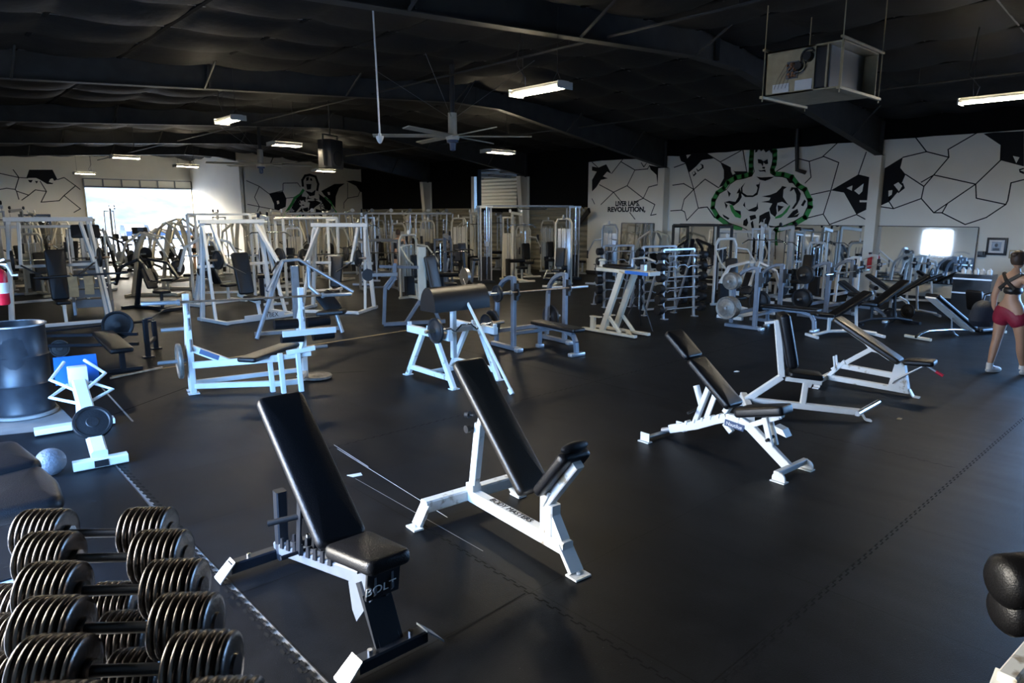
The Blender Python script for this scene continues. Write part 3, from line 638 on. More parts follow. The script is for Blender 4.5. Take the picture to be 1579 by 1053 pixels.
# lamps of the same row behind the camera (the hall goes on there)
def fan(P, R_, lab, a0):
    t = thing('ceiling_fan', lab, 'ceiling fan', P, 0, None)
    MB().lathe((0, 0, -.12), (0, 0, 1), [(0, .05), (.02, .13), (.1, .15), (.12, .1), (.2, .09), (.21, .09), (.55, .09)], 20).build('motor', 'cream', t)
    MB().lathe((0, 0, -.1), (0, 0, -1), [(0, .12), (.05, .12), (.06, .07), (.2, .06), (.22, .02)], 16).build('hub_cap', 'dark_blue', t)
    MB().tube([(0, 0, .4), (0, 0, roofz(P[0]) - P[2] - .1)], .05, 10).build('down_rod', 'black', t)
    for k in range(6):
        a = a0 + k * PI / 3; c_, s_ = math.cos(a), math.sin(a); mb = MB()
        mb.bar((c_ * .12, s_ * .12, -.02), (c_ * R_, s_ * R_, -.02), .15, .02, up=(s_ * .25, -c_ * .25, 1)); mb.build('blade', 'cream', t)
    mb = MB(); top = roofz(P[0]) - P[2] - .15
    for k in range(4): a = k * PI / 2 + .6; mb.tube([(0, 0, .3), (math.cos(a) * 1.7, math.sin(a) * 1.7, top)], .006, 4)
    mb.build('guy_wire', 'galv_dark', t); return t
fan(G(698, 208, 3.85), 1.62, 'big ceiling fan with long thin cream blades, in the middle of the hall', .35)
fan(G(402, 252, 3.85), 1.62, 'ceiling fan in front of the white return wall near the far door', .8)
# loudspeaker
P = G(510, 238, 3.85); t = thing('loudspeaker', 'black loudspeaker hanging under the dark roof left of the long white pole', 'speaker', P, .5)
if 0: MB().poly([(-.3, -.2, -.35), (.3, -.2, -.35), (.36, .2, -.3), (.36, .2, .35), (-.36, .2, .35), (-.36, .2, -.3)], (0, 0, 0)).bm.free()
MB().box((0, 0, 0), (.6, .42, .75), 0, .03).build('speaker_cabinet', 'black', t); MB().lathe((0, -.215, -.12), (0, -1, 0), [(0, .2), (.01, .2), (.02, .17)], 20).build('speaker_cone', 'rubber', t)
mb = MB()
for s_ in (-1, 1): mb.bar((s_ * .34, 0, -.3), (s_ * .34, 0, .5), .03, .05)
mb.bar((-.34, 0, .5), (.34, 0, .5), .05, .03); mb.tube([(0, 0, .5), (0, 0, roofz(P.x) - P.z - .02)], .02); mb.build('speaker_bracket', 'beam', t)
# white hanging pole with a dome sensor
Pt = G(578, -12, 5.05); P = V((Pt.x, Pt.y, hgt(590, 226, (Pt.x, Pt.y)) + .1)); t = thing('hanging_sensor', 'thin white pole hanging from the roof with a white cone shaped sensor at its end', 'sensor', P)
ztop = roofz(P.x) - .1 - P.z
MB().tube([(-.03, .02, ztop), (-.01, .01, ztop * .5), (0, 0, .06)], .012, 8).build('pole', 'white', t)
MB().lathe((0, 0, .07), (0, 0, -1), [(0, .02), (.03, .024), (.035, .05), (.06, .05), (.11, .03), (.13, .012)], 20).build('sensor_dome', 'white', t)
# unit heater hung on four rods
t = thing('unit_heater', 'open fronted metal unit heater hanging on four rods under the roof', 'heater', (10.05, 5.35, 3.98), 0)
Lh, Dh, Hh = 1.12, 1.25, .62          # along -y, along +x, up
mb = MB()
def hb(x0, x1, y0, y1, z0, z1): mb.box(((x0 + x1) / 2, -(y0 + y1) / 2, (z0 + z1) / 2), (x1 - x0, y1 - y0, z1 - z0))
hb(.0, Dh, 0, Lh, 0, .02); hb(0, Dh, 0, Lh, Hh - .02, Hh); hb(0, Dh, 0, .02, 0, Hh); hb(Dh - .02, Dh, 0, Lh, 0, Hh); hb(0, .02, 0, Lh * .66, 0, Hh); hb(0, Dh, Lh * .8, Lh * .82, 0, Hh); hb(0, .03, Lh - .03, Lh, 0, Hh)
mb.build('cabinet', 'galv', t, smooth=False)
mb = MB(); hb(.03, .5, Lh * .66, Lh * .8, .04, Hh - .04); mb.build('burner_bay', 'black', t, smooth=False)
mb = MB(); hb(.05, Dh - .05, Lh * .82, Lh * .84, .03, Hh - .03); mb.build('fan_chamber', 'galv_dark', t, smooth=False)
mb = MB(); hb(-.02, .0, Lh * .30, Lh * .45, .2, .44); mb.build('control_panel', 'galv_dark', t, smooth=False)
mb = MB(); mb.lathe((-.05, -Lh * .46, .36), (1, 0, 0), [(0, .05), (.05, .065)], 16); mb.lathe((-.08, -Lh * .58, .47), (1, 0, 0), [(0, .06), (.08, .075)], 16); mb.build('burner_motor', 'black', t)
mb = MB(); ring = [( -.012, -Lh * .46 + .1 * math.cos(a), .36 + .1 * math.sin(a)) for a in [PI * .75 + k * PI / 8 for k in range(9)]] + [(-.012, -Lh * .58 + .11 * math.cos(a), .47 + .11 * math.sin(a)) for a in [-PI * .25 + k * PI / 8 for k in range(9)]]
mb.tube(ring, .018, 6, closed=True); mb.build('air_duct_ring', 'chrome', t)
mb = MB(); random.seed(3)
for k in range(22): y_ = -Lh * (.31 + .12 * random.random()); z_ = .22 + .2 * random.random(); mb.lathe((-.045, y_, z_), (1, 0, 0), [(0, .012), (.03, .02)], 8)
mb.build('burner_coils', 'copper', t)
mb = MB(); hb(-.012, .0, Lh * .12, Lh * .34, .03, .15); hb(-.012, 0, Lh * .42, Lh * .64, .03, .17); mb.build('data_plate', 'paper', t, smooth=False)
mb = MB()
for k in range(4): mb.tube([(-.03, -Lh * (.15 + .05 * k), .08), (-.06, -Lh * (.2 + .06 * k), .2 + .03 * k), (-.04, -Lh * (.3 + .07 * k), .4), (-.03, -Lh * (.46 + .02 * k), .42)], .003, 5)
mb.build('wiring', 'black', t)
mb = MB()
for y_ in (.02, Lh + .02):
    mb.bar((-.12, -y_ + .0, -.02), (Dh + .12, -y_, -.02), .05, .04); mb.bar((-.12, -y_, Hh + .02), (Dh + .12, -y_, Hh + .02), .04, .03)
mb.build('support_rail', 'galv', t, smooth=False)
mb = MB()
for x_ in (-.08, Dh + .08):
    for y_ in (.02, Lh + .02): mb.tube([(x_, -y_, -.08), (x_, -y_, roofz(10.05 + x_) - 4.1)], .008, 6)
mb.build('hanging_rod', 'galv', t)

# ================================================================ WEIGHTS
def plate_prof(R_, th): return [(0, .028), (0, R_ * .3), (th * .15, R_ * .34), (th * .25, R_ * .8), (0, R_ * .86), (0, R_ * .97), (th * .15, R_), (th * .85, R_), (th, R_ * .97), (th, R_ * .86), (th * .75, R_ * .8), (th * .85, R_ * .34), (th, R_ * .3), (th, .028)]
def plate(P, ax, R_=.225, th=.04, m='plate', lab='', group=None, parent=None):
    P, ax = V(P), V(ax).normalized()
    o = MB().lathe((0, 0, 0), ax, [(-th / 2 + a, r_) for a, r_ in plate_prof(R_, th)], 28).build('weight_plate', m)
    o.location = P
    if parent: o.parent = parent
    else: tag(o, lab, 'weight plate', group)
    return o
def barbell(P, d, L_=2.2, lab='', m='rusty', group=None, r=.0145, sleeve=.42, sm='silver'):
    d = V(d).normalized(); t = thing('barbell', lab, 'barbell', P, 0, group)
    MB().tube([-d * (L_ / 2 - sleeve), d * (L_ / 2 - sleeve)], r, 10).build('shaft', m, t)
    for s_ in (-1, 1):
        a = d * s_ * (L_ / 2 - sleeve)
        MB().lathe(a, d * s_, [(0, .02), (0, .038), (.03, .038), (.03, .025), (sleeve - .01, .025), (sleeve, .02)], 14).build('sleeve', sm, t)
    return t

# ================================================================ ADJUSTABLE BENCHES IN THE FOREGROUND
def padS(a, b, w, th, nrm, **k):      # cushion given by its top surface
    nrm = V(nrm).normalized(); a, b = V(a) - nrm * th / 2, V(b) - nrm * th / 2; return MB().pad(a, b, w, th, nrm, **k)
def nr(a, b, up=1):     # normal in the xz plane
    d = V(b) - V(a); return V((-d.z, 0, d.x)).normalized() * up
mid = lambda a, b: (V(a) + V(b)) / 2
# --- black bench at the front
F1 = Frame(G(432, 866), mid(G(545, 1045), G(658, 997)))
t = thing('adjustable_bench', 'black adjustable bench with smooth black pads on dark frame, nearest to the dumbbells', 'weight bench', F1.o, F1.rz)
a, b = (.175, 0, 1.185), (.93, 0, .51); padS(a, b, .29, .075, (.67, 0, .74), bev=.03).build('backrest', 'vinyl', t)
padS((.945, 0, .53), (1.40, 0, .60), .29, .08, (-.15, 0, 1), bev=.03, w2=.25).build('seat', 'vinyl', t)
mb = MB(); mb.bar((.0, 0, .11), (1.12, 0, .37), .07, .08); mb.build('spine', 'grey', t)
mb = MB()
for k in range(8): x = .12 + k * .095; z = .11 + x * .232 + .04; mb.poly([(x, -.045, z - .02), (x + .045, -.045, z - .01), (x + .05, -.045, z + .065), (x + .02, -.045, z + .055)], (0, .012, 0)); mb.poly([(x, .035, z - .02), (x + .045, .035, z - .01), (x + .05, .035, z + .065), (x + .02, .035, z + .055)], (0, .012, 0))
mb.build('notched_ladder', 'black_paint', t, smooth=False)
mb = MB(); mb.bar((.42, -.05, .24), (.52, -.05, .84), .012, .05, up=(1, 0, 0)); mb.bar((.42, .05, .24), (.52, .05, .84), .012, .05, up=(1, 0, 0)); mb.tube([(.42, -.16, .25), (.42, .10, .25)], .012); mb.build('back_support', 'black_paint', t)
MB().tube([(.36, -.2, .46), (.48, .02, .50)], .018).build('adjust_handle', 'rubber', t)
mb = MB().bar((.05, 0, .05), (.07, 0, .52), .07, .07); mb.build('handle_post', 'black_paint', t)
mb = MB().bar((0, -.32, .075), (0, .32, .075), .075, .07); mb.build('rear_crossbar', 'black_paint', t)
for s_ in (-1, 1):
    MB().poly([(-.045, s_ * .30, .11), (.045, s_ * .30, .11), (.055, s_ * .40, .01), (-.055, s_ * .40, .01)], (0, 0, .012)).build('foot_plate', 'silver', t, smooth=False)
    MB().lathe((0, s_ * .2, .11), (0, 0, 1), [(0, .012), (.02, .012)], 8).build('bolt', 'chrome', t)
mb = MB().poly([(1.05, -.055, .33), (1.16, -.055, .42), (1.33, -.055, .50), (1.33, -.055, .38), (1.12, -.055, .13), (1.08, -.055, .18)], (0, .012, 0)); mb.poly([(1.05, .043, .33), (1.16, .043, .42), (1.33, .043, .50), (1.33, .043, .38), (1.12, .043, .13), (1.08, .043, .18)], (0, .012, 0)); mb.build('seat_bracket', 'grey', t, smooth=False)
bp_ = MB().bar((1.30, 0, .345), (1.325, 0, .50), .19, .02, up=(1, 0, 0)).build('name_plate', 'black_paint', t, smooth=False)
text('BOLT', .065, 'paper', t, (1.3275, -.02, .40), axes((0, 1, 0), (.16, 0, 1)), 'lettering', sx=1.1)['label'] = 'white lettering on the front plate'
mb = MB().bar((1.17, 0, .38), (1.36, 0, .06), .13, .06); mb.bar((1.24, 0, .34), (1.36, 0, .1), .16, .012, up=(1, 0, .5)); mb.build('front_leg', 'black_paint', t)
mb = MB().bar((1.37, -.2, .07), (1.37, .2, .07), .08, .07); mb.build('front_crossbar', 'black_paint', t)
for s_ in (-1, 1):
    MB().poly([(1.32, s_ * .19, .105), (1.42, s_ * .19, .105), (1.43, s_ * .29, .01), (1.31, s_ * .29, .01)], (0, 0, .012)).build('foot_plate', 'silver', t, smooth=False)
    MB().lathe((1.37, s_ * .12, .10), (0, 0, 1), [(0, .014), (.025, .014)], 8).build('bolt', 'chrome', t)
# --- worn white bench
F2 = Frame(mid(G(640, 810), G(800, 768)), G(886, 885))
t = thing('adjustable_bench', 'worn white steel incline bench with black pads, standing between two other angled benches', 'weight bench', F2.o, F2.rz)
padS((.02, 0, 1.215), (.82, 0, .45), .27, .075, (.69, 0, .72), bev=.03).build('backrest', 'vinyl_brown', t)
padS((.885, 0, .50), (1.15, 0, .83), .25, .075, (-.78, 0, .62), bev=.03).build('seat', 'vinyl', t)
MB().ball((1.165, 0, .84), .05, 12, (.7, 2.3, .7)).build('seat_end_cover', 'rubber', t)
mb = MB().bar((.0, 0, .15), (1.12, 0, .15), .09, .09); mb.build('spine', 'worn_white', t)
text('BODY MASTERS', .066, 'mural_black', t, (.52, -.0, .1975), axes((1, 0, 0), (0, 1, 0)), 'lettering')['label'] = 'black lettering along the top of the spine'
mb = MB().bar((0, -.40, .15), (0, .40, .15), .09, .09); mb.build('rear_crossbar', 'worn_white', t)
for s_ in (-1, 1):
    mb = MB().bar((0, s_ * .38, .16), (0, s_ * .46, .02), .11, .03, up=(0, s_, 1)); mb.box((0, s_ * .48, .008), (.12, .08, .012)); mb.lathe((0, s_ * .48, .01), (0, 0, 1), [(0, .012), (.02, .012)], 8); mb.build('foot', 'worn_white', t)
mb = MB().bar((1.08, 0, .17), (1.2, 0, .02), .11, .03, up=(1, 0, 1)); mb.box((1.22, 0, .008), (.1, .13, .012)); mb.lathe((1.22, 0, .01), (0, 0, 1), [(0, .012), (.02, .012)], 8); mb.build('foot', 'worn_white', t)
mb = MB().bar((.05, 0, .12), (.155, 0, .74), .06, .07); mb.bar((.15, 0, .70), (.20, 0, .86), .045, .045); mb.box((.06, 0, .2), (.09, .075, .1)); mb.build('back_post', 'worn_white', t)
mb = MB()
mb.lathe((.10, -.03, .70), (0, -1, 0), [(0, .012), (.03, .012), (.03, .03), (.06, .03)], 10); mb.lathe((.12, -.03, .8), (-1, -.4, 0), [(0, .01), (.04, .01), (.04, .028), (.07, .028)], 10); mb.build('adjust_knob', 'rubber', t)
mb = MB().bar((.90, 0, .12), (.90, 0, .46), .06, .06); mb.bar((.97, 0, .16), (.97, 0, .40), .085, .07); mb.poly([(1.0, -.035, .20), (1.0, -.035, .34), (1.1, -.035, .2)], (0, .07, 0)); mb.build('seat_post', 'worn_white', t)
mb = MB().bar((.93, 0, .40), (1.20, 0, .74), .07, .06); mb.bar((.91, 0, .38), (.98, 0, .50), .10, .03); mb.build('seat_arm', 'worn_white', t)
# --- white bench with arched spine
F3 = Frame(G(1010, 682), mid(G(1195, 742), G(1240, 722)))
F3 = Frame(mid(G(1000, 685), G(1070, 668)), mid(G(1195, 742), G(1240, 722)))
t = thing('adjustable_bench', 'white adjustable bench with an arched spine and a two section black backrest', 'weight bench', F3.o, F3.rz)
a, b = V((-.03, 0, 1.13)), V((.72, 0, .52)); n_ = nr(a, b); n_ = n_ if n_.z > 0 else -n_
padS(a, along(a, b, .37), .26, .07, n_).build('headrest', 'vinyl', t); padS(along(a, b, .375), b, .26, .07, n_).build('backrest', 'vinyl', t)
padS((.74, 0, .50), (1.20, 0, .62), .25, .085, (-.25, 0, 1), w2=.22).build('seat', 'vinyl', t)
pts = [(-.02, 0, .10), (.30, 0, .22), (.50, 0, .32), (.62, 0, .37), (.76, 0, .375), (.86, 0, .34), (.96, 0, .27), (1.26, 0, .06)]
mb = MB().path(pts, .055, .085); mb.build('spine', 'white', t)
mb = MB()
for k in range(5): x = .16 + k * .09; z = .155 + (x - .16) * .42 + .035; mb.poly([(x, -.035, z), (x + .03, -.035, z + .01), (x + .035, -.035, z + .05), (x + .012, -.035, z + .045)], (0, .07, 0))
mb.build('notched_ladder', 'white', t, smooth=False)
mb = MB().tube([(-.12, 0, .06), (.05, 0, .12)], .026); mb.tube([(-.1, -.28, .045), (-.1, .28, .045)], .02); mb.build('rear_crossbar', 'silver', t)
for s_ in (-1, 1):
    mb = MB().box((-.11, s_ * .29, .006), (.13, .07, .01)); mb.box((-.11, s_ * .29, .05), (.11, .01, .09)); mb.build('foot', 'white', t)
    mb = MB().box((1.30, s_ * .23, .006), (.13, .08, .01)); mb.lathe((1.30, s_ * .24, .03), (0, 1, 0), [(-.008, .06), (.008, .06)], 16); mb.build('foot', 'white', t)
mb = MB().bar((1.28, -.25, .07), (1.28, .25, .07), .05, .05); mb.build('front_crossbar', 'white', t)
mb = MB().bar((.38, .0, .27), (.49, 0, .60), .02, .05, up=(1, 0, 0)); mb.bar((.27, 0, .24), (.42, 0, .66), .05, .05); mb.build('back_support', 'white', t)
mb = MB().tube([(.335, 0, .42), (.26, -.0, .61)], .03); mb.build('support_tube', 'white', t)
MB().tube([(.28, -.14, .36), (.28, .02, .38)], .014).build('adjust_handle', 'rubber', t)
mb = MB().bar((.86, 0, .35), (1.14, 0, .50), .05, .05); mb.bar((1.0, 0, .52), (1.17, 0, .52), .06, .05); mb.bar((1.02, -.04, .47), (1.1, -.04, .22), .03, .05); mb.bar((1.02, .04, .47), (1.1, .04, .22), .03, .05); mb.poly([(1.12, -.05, .42), (1.2, -.05, .40), (1.24, -.05, .34), (1.15, -.05, .36)], (0, .1, 0)); mb.build('seat_support', 'white', t)
MB().tube([(1.08, -.09, .28), (1.08, .05, .3)], .014).build('adjust_handle', 'rubber', t)
mb = MB().bar((.62, -.032, .33), (.82, -.032, .315), .012, .06, up=(0, 0, 1)); mb.build('badge', 'dark_blue', t); text('Nautilus', .05, 'paper', t, (.72, -.040, .322), axes((1, 0, -.07), (0, 0, 1)), 'lettering')['label'] = 'pale lettering on the oval badge'
mb = MB().bar((.60, 0, .42), (.66, 0, .52), .07, .05); mb.bar((.60, 0, .31), (.68, 0, .24), .05, .05); mb.build('pivot_bracket', 'white', t)
# --- white upright seat bench
F4 = Frame(G(1178, 640), G(1345, 650))
t = thing('shoulder_press_bench', 'white upright press bench with black seat and tall pale lit backrest', 'weight bench', F4.o, F4.rz)
a, b = V((.11, 0, 1.18)), V((.25, 0, .57)); n_ = V((.97, 0, .22)); padS(a + n_ * .07, b + n_ * .07, .30, .12, n_, bev=.045, w2=.28).build('backrest', 'vinyl', t)
padS((.22, 0, .545), (.58, 0, .515), .27, .065, (.08, 0, 1)).build('seat', 'vinyl', t)
mb = MB().path([(-.20, 0, .17), (.16, 0, .46), (.07, 0, 1.10)], .065, .07, up=(1, 0, 0)); mb.bar((.06, 0, 1.08), (-.06, 0, 1.06), .03, .03); mb.build('back_post', 'white', t)
mb = MB().bar((-.22, 0, .17), (1.0, 0, .10), .065, .07); mb.build('spine', 'white', t)
mb = MB().bar((.2, 0, .44), (.58, 0, .41), .05, .05); mb.bar((.42, 0, .42), (.40, 0, .13), .06, .06); mb.bar((.46, 0, .42), (.44, 0, .36), .06, .06); mb.build('seat_support', 'white', t)
mb = MB().bar((-.2, -.30, .14), (-.2, .30, .14), .08, .08); mb.build('rear_crossbar', 'white', t)
for s_ in (-1, 1): MB().poly([(-.25, s_ * .28, .15), (-.15, s_ * .28, .15), (-.14, s_ * .37, .0), (-.26, s_ * .37, .0)], (0, -s_ * .02, .0)).build('foot', 'white', t, smooth=False)
MB().path([(1.0, 0, .12), (1.06, 0, .02), (1.12, 0, .01)], .07, .02, up=(1, 0, 1)).build('foot', 'white', t)
pa_, pb_ = V(F4.loc(G(1322, 638, .13))), V(F4.loc(G(1354, 620, .13))); MB().lathe(pa_, pb_ - pa_, [(0, .022), (0, .03), ((pb_ - pa_).length, .03), ((pb_ - pa_).length, .022)], 14).build('foot_peg', 'chrome', t)
# --- long pad adjustable bench behind it
F5 = Frame(G(1275, 592), G(1405, 612))
t = thing('adjustable_bench', 'white low frame bench whose long reclined backrest shines tan, behind the upright seat bench', 'weight bench', F5.o, F5.rz)
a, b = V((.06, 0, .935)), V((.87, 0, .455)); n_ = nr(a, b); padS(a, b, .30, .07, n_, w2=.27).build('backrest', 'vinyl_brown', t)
MB().bar(a - n_ * .085 + V((.12, 0, -.07)), b - n_ * .085 + V((-.1, 0, .06)), .06, .03).build('pad_rail', 'white', t)
padS((.89, 0, .475), (1.23, 0, .50), .27, .065, (-.05, 0, 1)).build('seat', 'vinyl', t)
mb = MB().bar((-.02, 0, .10), (.98, 0, .07), .06, .07); mb.build('spine', 'worn_white', t)
mb = MB().bar((.12, 0, .28), (.82, 0, .24), .055, .07); mb.bar((-.0, 0, .1), (.2, 0, .34), .06, .05); mb.build('upper_rail', 'worn_white', t)
mb = MB().poly([(.74, -.06, .07), (.98, -.06, .07), (.90, -.06, .43), (.80, -.06, .42)], (0, .12, 0)); mb.build('seat_gusset', 'worn_white', t, smooth=False)
mb = MB().bar((.05, 0, .2), (.52, 0, .56), .03, .06, up=(0, 0, 1)); mb.poly([(.36, -.03, .68), (.5, -.03, .52), (.66, -.03, .50)], (0, .06, 0)); mb.build('back_support', 'white', t)
mb = MB().bar((.10, -.05, .22), (.07, -.05, .40), .03, .02); mb.bar((.10, .05, .22), (.07, .05, .40), .03, .02); mb.bar((.10, -.06, .23), (.10, .06, .23), .03, .03); mb.build('stop_bracket', 'white', t)
mb = MB().bar((.90, 0, .41), (1.15, 0, .43), .05, .03); mb.tube([(.80, -.1, .16), (.82, -.1, .2), (1.12, -.1, .43)], .014); mb.build('seat_support', 'silver', t)
h_ = MB().tube([(1.12, 0, .43), (1.30, 0, .33)], .015).build('handle', 'silver', t); MB().tube([(1.24, 0, .363), (1.32, 0, .32)], .02).build('handle_grip', 'red', h_)['label'] = 'red worn rubber grip'
mb = MB().bar((-.03, -.28, .09), (-.03, .28, .09), .06, .07); mb.build('rear_crossbar', 'worn_white', t)
for s_ in (-1, 1): MB().path([(-.03, s_ * .27, .09), (-.03, s_ * .33, .01), (-.03, s_ * .38, .008)], .08, .015, up=(0, s_, 1)).build('foot', 'white', t)
MB().path([(.98, 0, .09), (1.03, 0, .01), (1.1, 0, .008)], .08, .015, up=(1, 0, 1)).build('foot', 'white', t)
# --- multi position bench at the right, near the walking person
F6 = Frame(G(1415, 524), G(1530, 512)); 
t = thing('adjustable_bench', 'chrome framed bench with white edged backrest, beside the bag of the walking person', 'weight bench', F6.o, F6.rz)
q = lambda x, y, c=0: F6.p(x, y, c)
a, b = q(1438, 452), q(1498, 503); n_ = nr(a, b); padS(a, b, .28, .07, n_).build('backrest', 'vinyl', t); MB().bar(a - n_ * .09, b - n_ * .09, .2, .03).build('pad_rail', 'white', t)
sa, sb = q(1503, 506), q(1536, 503); padS(sa, sb, .28, .07, (0, 0, 1)).build('seat', 'vinyl', t)
va, vb = q(1502, 448), q(1504, 478); MB().pad(va, vb, .3, .08, (1, 0, 0)).build('leg_pad', 'vinyl', t)
MB().tube([vb, q(1498, 505)], .02).build('pad_post', 'chrome', t)
MB().tube([q(1412, 520), q(1420, 514), q(1432, 510), q(1470, 508), q(1530, 509), q(1540, 514), q(1545, 520)], .024).build('spine', 'chrome', t)
mb = MB().tube([q(1468, 490), q(1467, 505), q(1472, 515), q(1488, 524)], .015); mb.build('ladder_arc', 'silver', t)
mb = MB().bar((.0, -.25, .04), (.0, .25, .04), .06, .05); mb.build('rear_foot', 'cream', t); MB().bar((F6.L, -.25, .04), (F6.L, .25, .04), .06, .05).build('front_foot', 'cream', t)
# ================================================================ WHITE BENCH PRESS WITH BARBELL
L0, R0 = G(299, 607), G(471, 585); d_ = (R0 - L0).normalized(); nF = V((d_.y, -d_.x, 0))      # nF points to the camera side
FW = Frame(L0, R0); t = thing('bench_press', 'white bench press with leg developer holding a long barbell', 'bench press', FW.o, FW.rz)
W1 = FW.L
def up_post(x, nm='upright'):
    mb = MB().bar((x, 0, 0), (x, 0, 1.28), .065, .075); mb.bar((x, .20, 0), (x, .22, .62), .055, .06); mb.path([(x, .22, .60), (x, .13, .86), (x, .02, 1.0)], .055, .07, up=(0, 1, 0)); mb.bar((x, .22, .50), (x, 0, .50), .06, .1); mb.box((x, 0, .006), (.13, .12, .012)); mb.box((x, .2, .006), (.11, .1, .012)); mb.build(nm, 'white', t)
    mb = MB()
    for z in (.55, .82, 1.02): mb.path([(x + .0, -.05, z + .16), (x, -.06, z + .02), (x, -.11, z + .03), (x, -.12, z + .07)], .035, .015, up=(1, 0, 0))
    mb.build('bar_catch', 'silver', t)
up_post(0); up_post(W1)
fl, fr = FW.loc(G(438, 606)), FW.loc(G(465, 603)); fc = (fl + fr) / 2
mb = MB(); mb.bar((0, 0, .10), (fl.x, fl.y + .15, .10), .05, .07); mb.bar((W1, 0, .10), (fr.x, fr.y + .15, .10), .05, .07); mb.bar((fl.x - .12, fl.y + .15, .10), (fr.x + .0, fr.y + .15, .10), .05, .07); mb.bar((0, .2, .10), (W1, .2, .10), .05, .06)
mb.build('base_frame', 'white', t)
mb = MB(); mb.bar((0, 0, .37), (fl.x - .02, fl.y, .46), .05, .085); mb.bar((W1, 0, .37), (fr.x, fr.y, .46), .05, .07); mb.bar((fl.x - .1, fl.y + .02, .46), (fr.x + .15, fr.y + .02, .48), .05, .06); mb.build('bench_rail', 'white', t)
br_ = MB().bar((0, 0, .60), (.42, -.22, .40), .05, .085).build('brace', 'white', t); MB().bar((.10, -.085, .555), (.30, -.19, .465), .012, .06).build('badge', 'dark_blue', br_)['label'] = 'dark maker badge on the brace'
for P in (fl, fr, (fl + V((-.1, .15, 0)))): MB().bar((P.x, P.y, 0), (P.x - .02, P.y, .52), .06, .06).build('front_leg', 'white', t)
ps = [V(FW.loc(G(x, y, .53))) for x, y in ((378, 552), (450, 527))]
padS(ps[0], ps[1], .26, .06, (0, 0, 1)).build('bench_pad', 'vinyl', t)
rc = FW.loc(G(470, 512, .86)); ax = V((1, .0, 0))
cx = FW.p(471, 512, fc.y - .1)
mb = MB().bar(cx - V((.33, .19, -.03)), cx + V((.33, -.19, .03)), .03, .075); mb.build('roller_bar', 'white', t)
mb = MB().bar(cx, (fc.x + .12, fc.y, .50), .05, .05); mb.bar((fc.x - .05, fc.y, .52), (fc.x + .30, fc.y - .05, .56), .05, .06); mb.build('leg_developer_arm', 'white', t)
for s_ in (-1, 1):
    MB().lathe(cx + V((s_ * .06, -.10, -.05)), (s_, 0, .03), [(0, .03), (.0, .055), (.27, .055), (.27, .03)], 16).build('roller_pad', 'vinyl', t)
    MB().lathe(cx + V((s_ * .06, .12, .10)), (s_, 0, .03), [(0, .03), (.0, .065), (.29, .065), (.29, .03)], 16).build('roller_pad', 'vinyl', t)
    pg = MB().lathe((-.03 if s_ < 0 else W1 + .03, .18, .82), (s_, 0, 0), [(0, .024), (.26, .024)], 12).build('plate_peg', 'silver', t)
    MB().lathe((-.03 if s_ < 0 else W1 + .03, .10, .42), (s_, 0, 0), [(0, .024), (.33, .024)], 12).build('plate_peg', 'silver', t)
MB().lathe((-.03, .1, .42), (-1, 0, 0), [(0, .02), (.34, .02)], 12).build('plate_peg', 'silver', t)
w1 = lambda q_: FW.o + FW.x * q_[0] + FW.y * q_[1] + V((0, 0, q_[2]))
plate(w1((-.12, .10, .42)), d_, .225, .05, 'plate_grey', 'worn grey weight plate on the low left peg of the white bench press')
bz = hgt(300, 466, (L0.x, L0.y)) ; A_ = w1((0, -.09, 1.02)); 
PA, PB = FW.p(213, 469, -.09), FW.p(545, 453, -.09)
barbell(w1(mid(PA, PB)), FW.x * (PB - PA).x + V((0, 0, (PB - PA).z)), min((PB - PA).length, 2.6), 'rusty long barbell resting on the white bench press', 'rusty')
plate(G(489, 580, .03), (0, 0, 1), .2, .04, 'plate_grey', 'worn grey weight plate lying flat on the floor right of the white bench press')
# ================================================================ PREACHER CURL STATION
a1, a2, b1 = G(636, 576), G(700, 600), G(769, 586)
FP = Frame(a2, b1); t = thing('preacher_curl_bench', 'white preacher curl stand with a thick rounded black arm pad', 'curl bench', FP.o, FP.rz)
Lx = FP.L; dy = FP.loc(a1).y; 
rz_ = hgt(657, 512, (a1 + a2) / 2)
zr = .64
for x in (0, Lx):
    mb = MB().bar((x, 0, 0), (x, dy * .36, zr), .06, .075, up=(0, 1, 0)); mb.box((x, 0, .006), (.12, .1, .012)); mb.build('leg', 'worn_white', t)
    mb = MB().bar((x, dy, 0), (x, dy * .64, zr), .06, .075, up=(0, 1, 0)); mb.box((x, dy, .006), (.12, .1, .012)); mb.build('leg', 'worn_white', t)
    MB().bar((x, dy * .06, .13), (x, dy * .94, .13), .05, .07).build('side_stretcher', 'worn_white', t)
    mb = MB().bar((x, dy * .05, zr + .04), (x, dy * .95, zr + .04), .07, .10); mb.box((x, dy * .07, zr + .11), (.05, .03, .05)); mb.box((x, dy * .93, zr + .11), (.05, .03, .05)); mb.box((x, dy * .5, zr + .11), (.05, .04, .05)); mb.build('bar_rail', 'white', t)
mb = MB().bar((0, dy * .5, .13), (Lx, dy * .5, .13), .05, .06); mb.build('base_stretcher', 'worn_white', t)
mb = MB().bar((0, dy * .5, zr + .03), (Lx, dy * .5, zr + .03), .06, .07); mb.build('cross_rail', 'white', t)
mb = MB().bar((Lx * .45, dy * .42, .3), (Lx * .45, dy * .42, 1.0), .07, .07); mb.build('centre_post', 'white', t)
pc = FP.p(701, 474, dy * .42); zb = pc.z - .02; hp = FP.p(701, 440, dy * .42).z - zb
xa, xb = FP.p(659, 460, dy * .42).x, FP.p(743, 460, dy * .42).x
ol = [(-.18, 0), (.18, 0)] + [(.18 * math.cos(PI * k / 14), hp * (.12 + .88 * math.sin(PI * k / 14))) for k in range(15)]
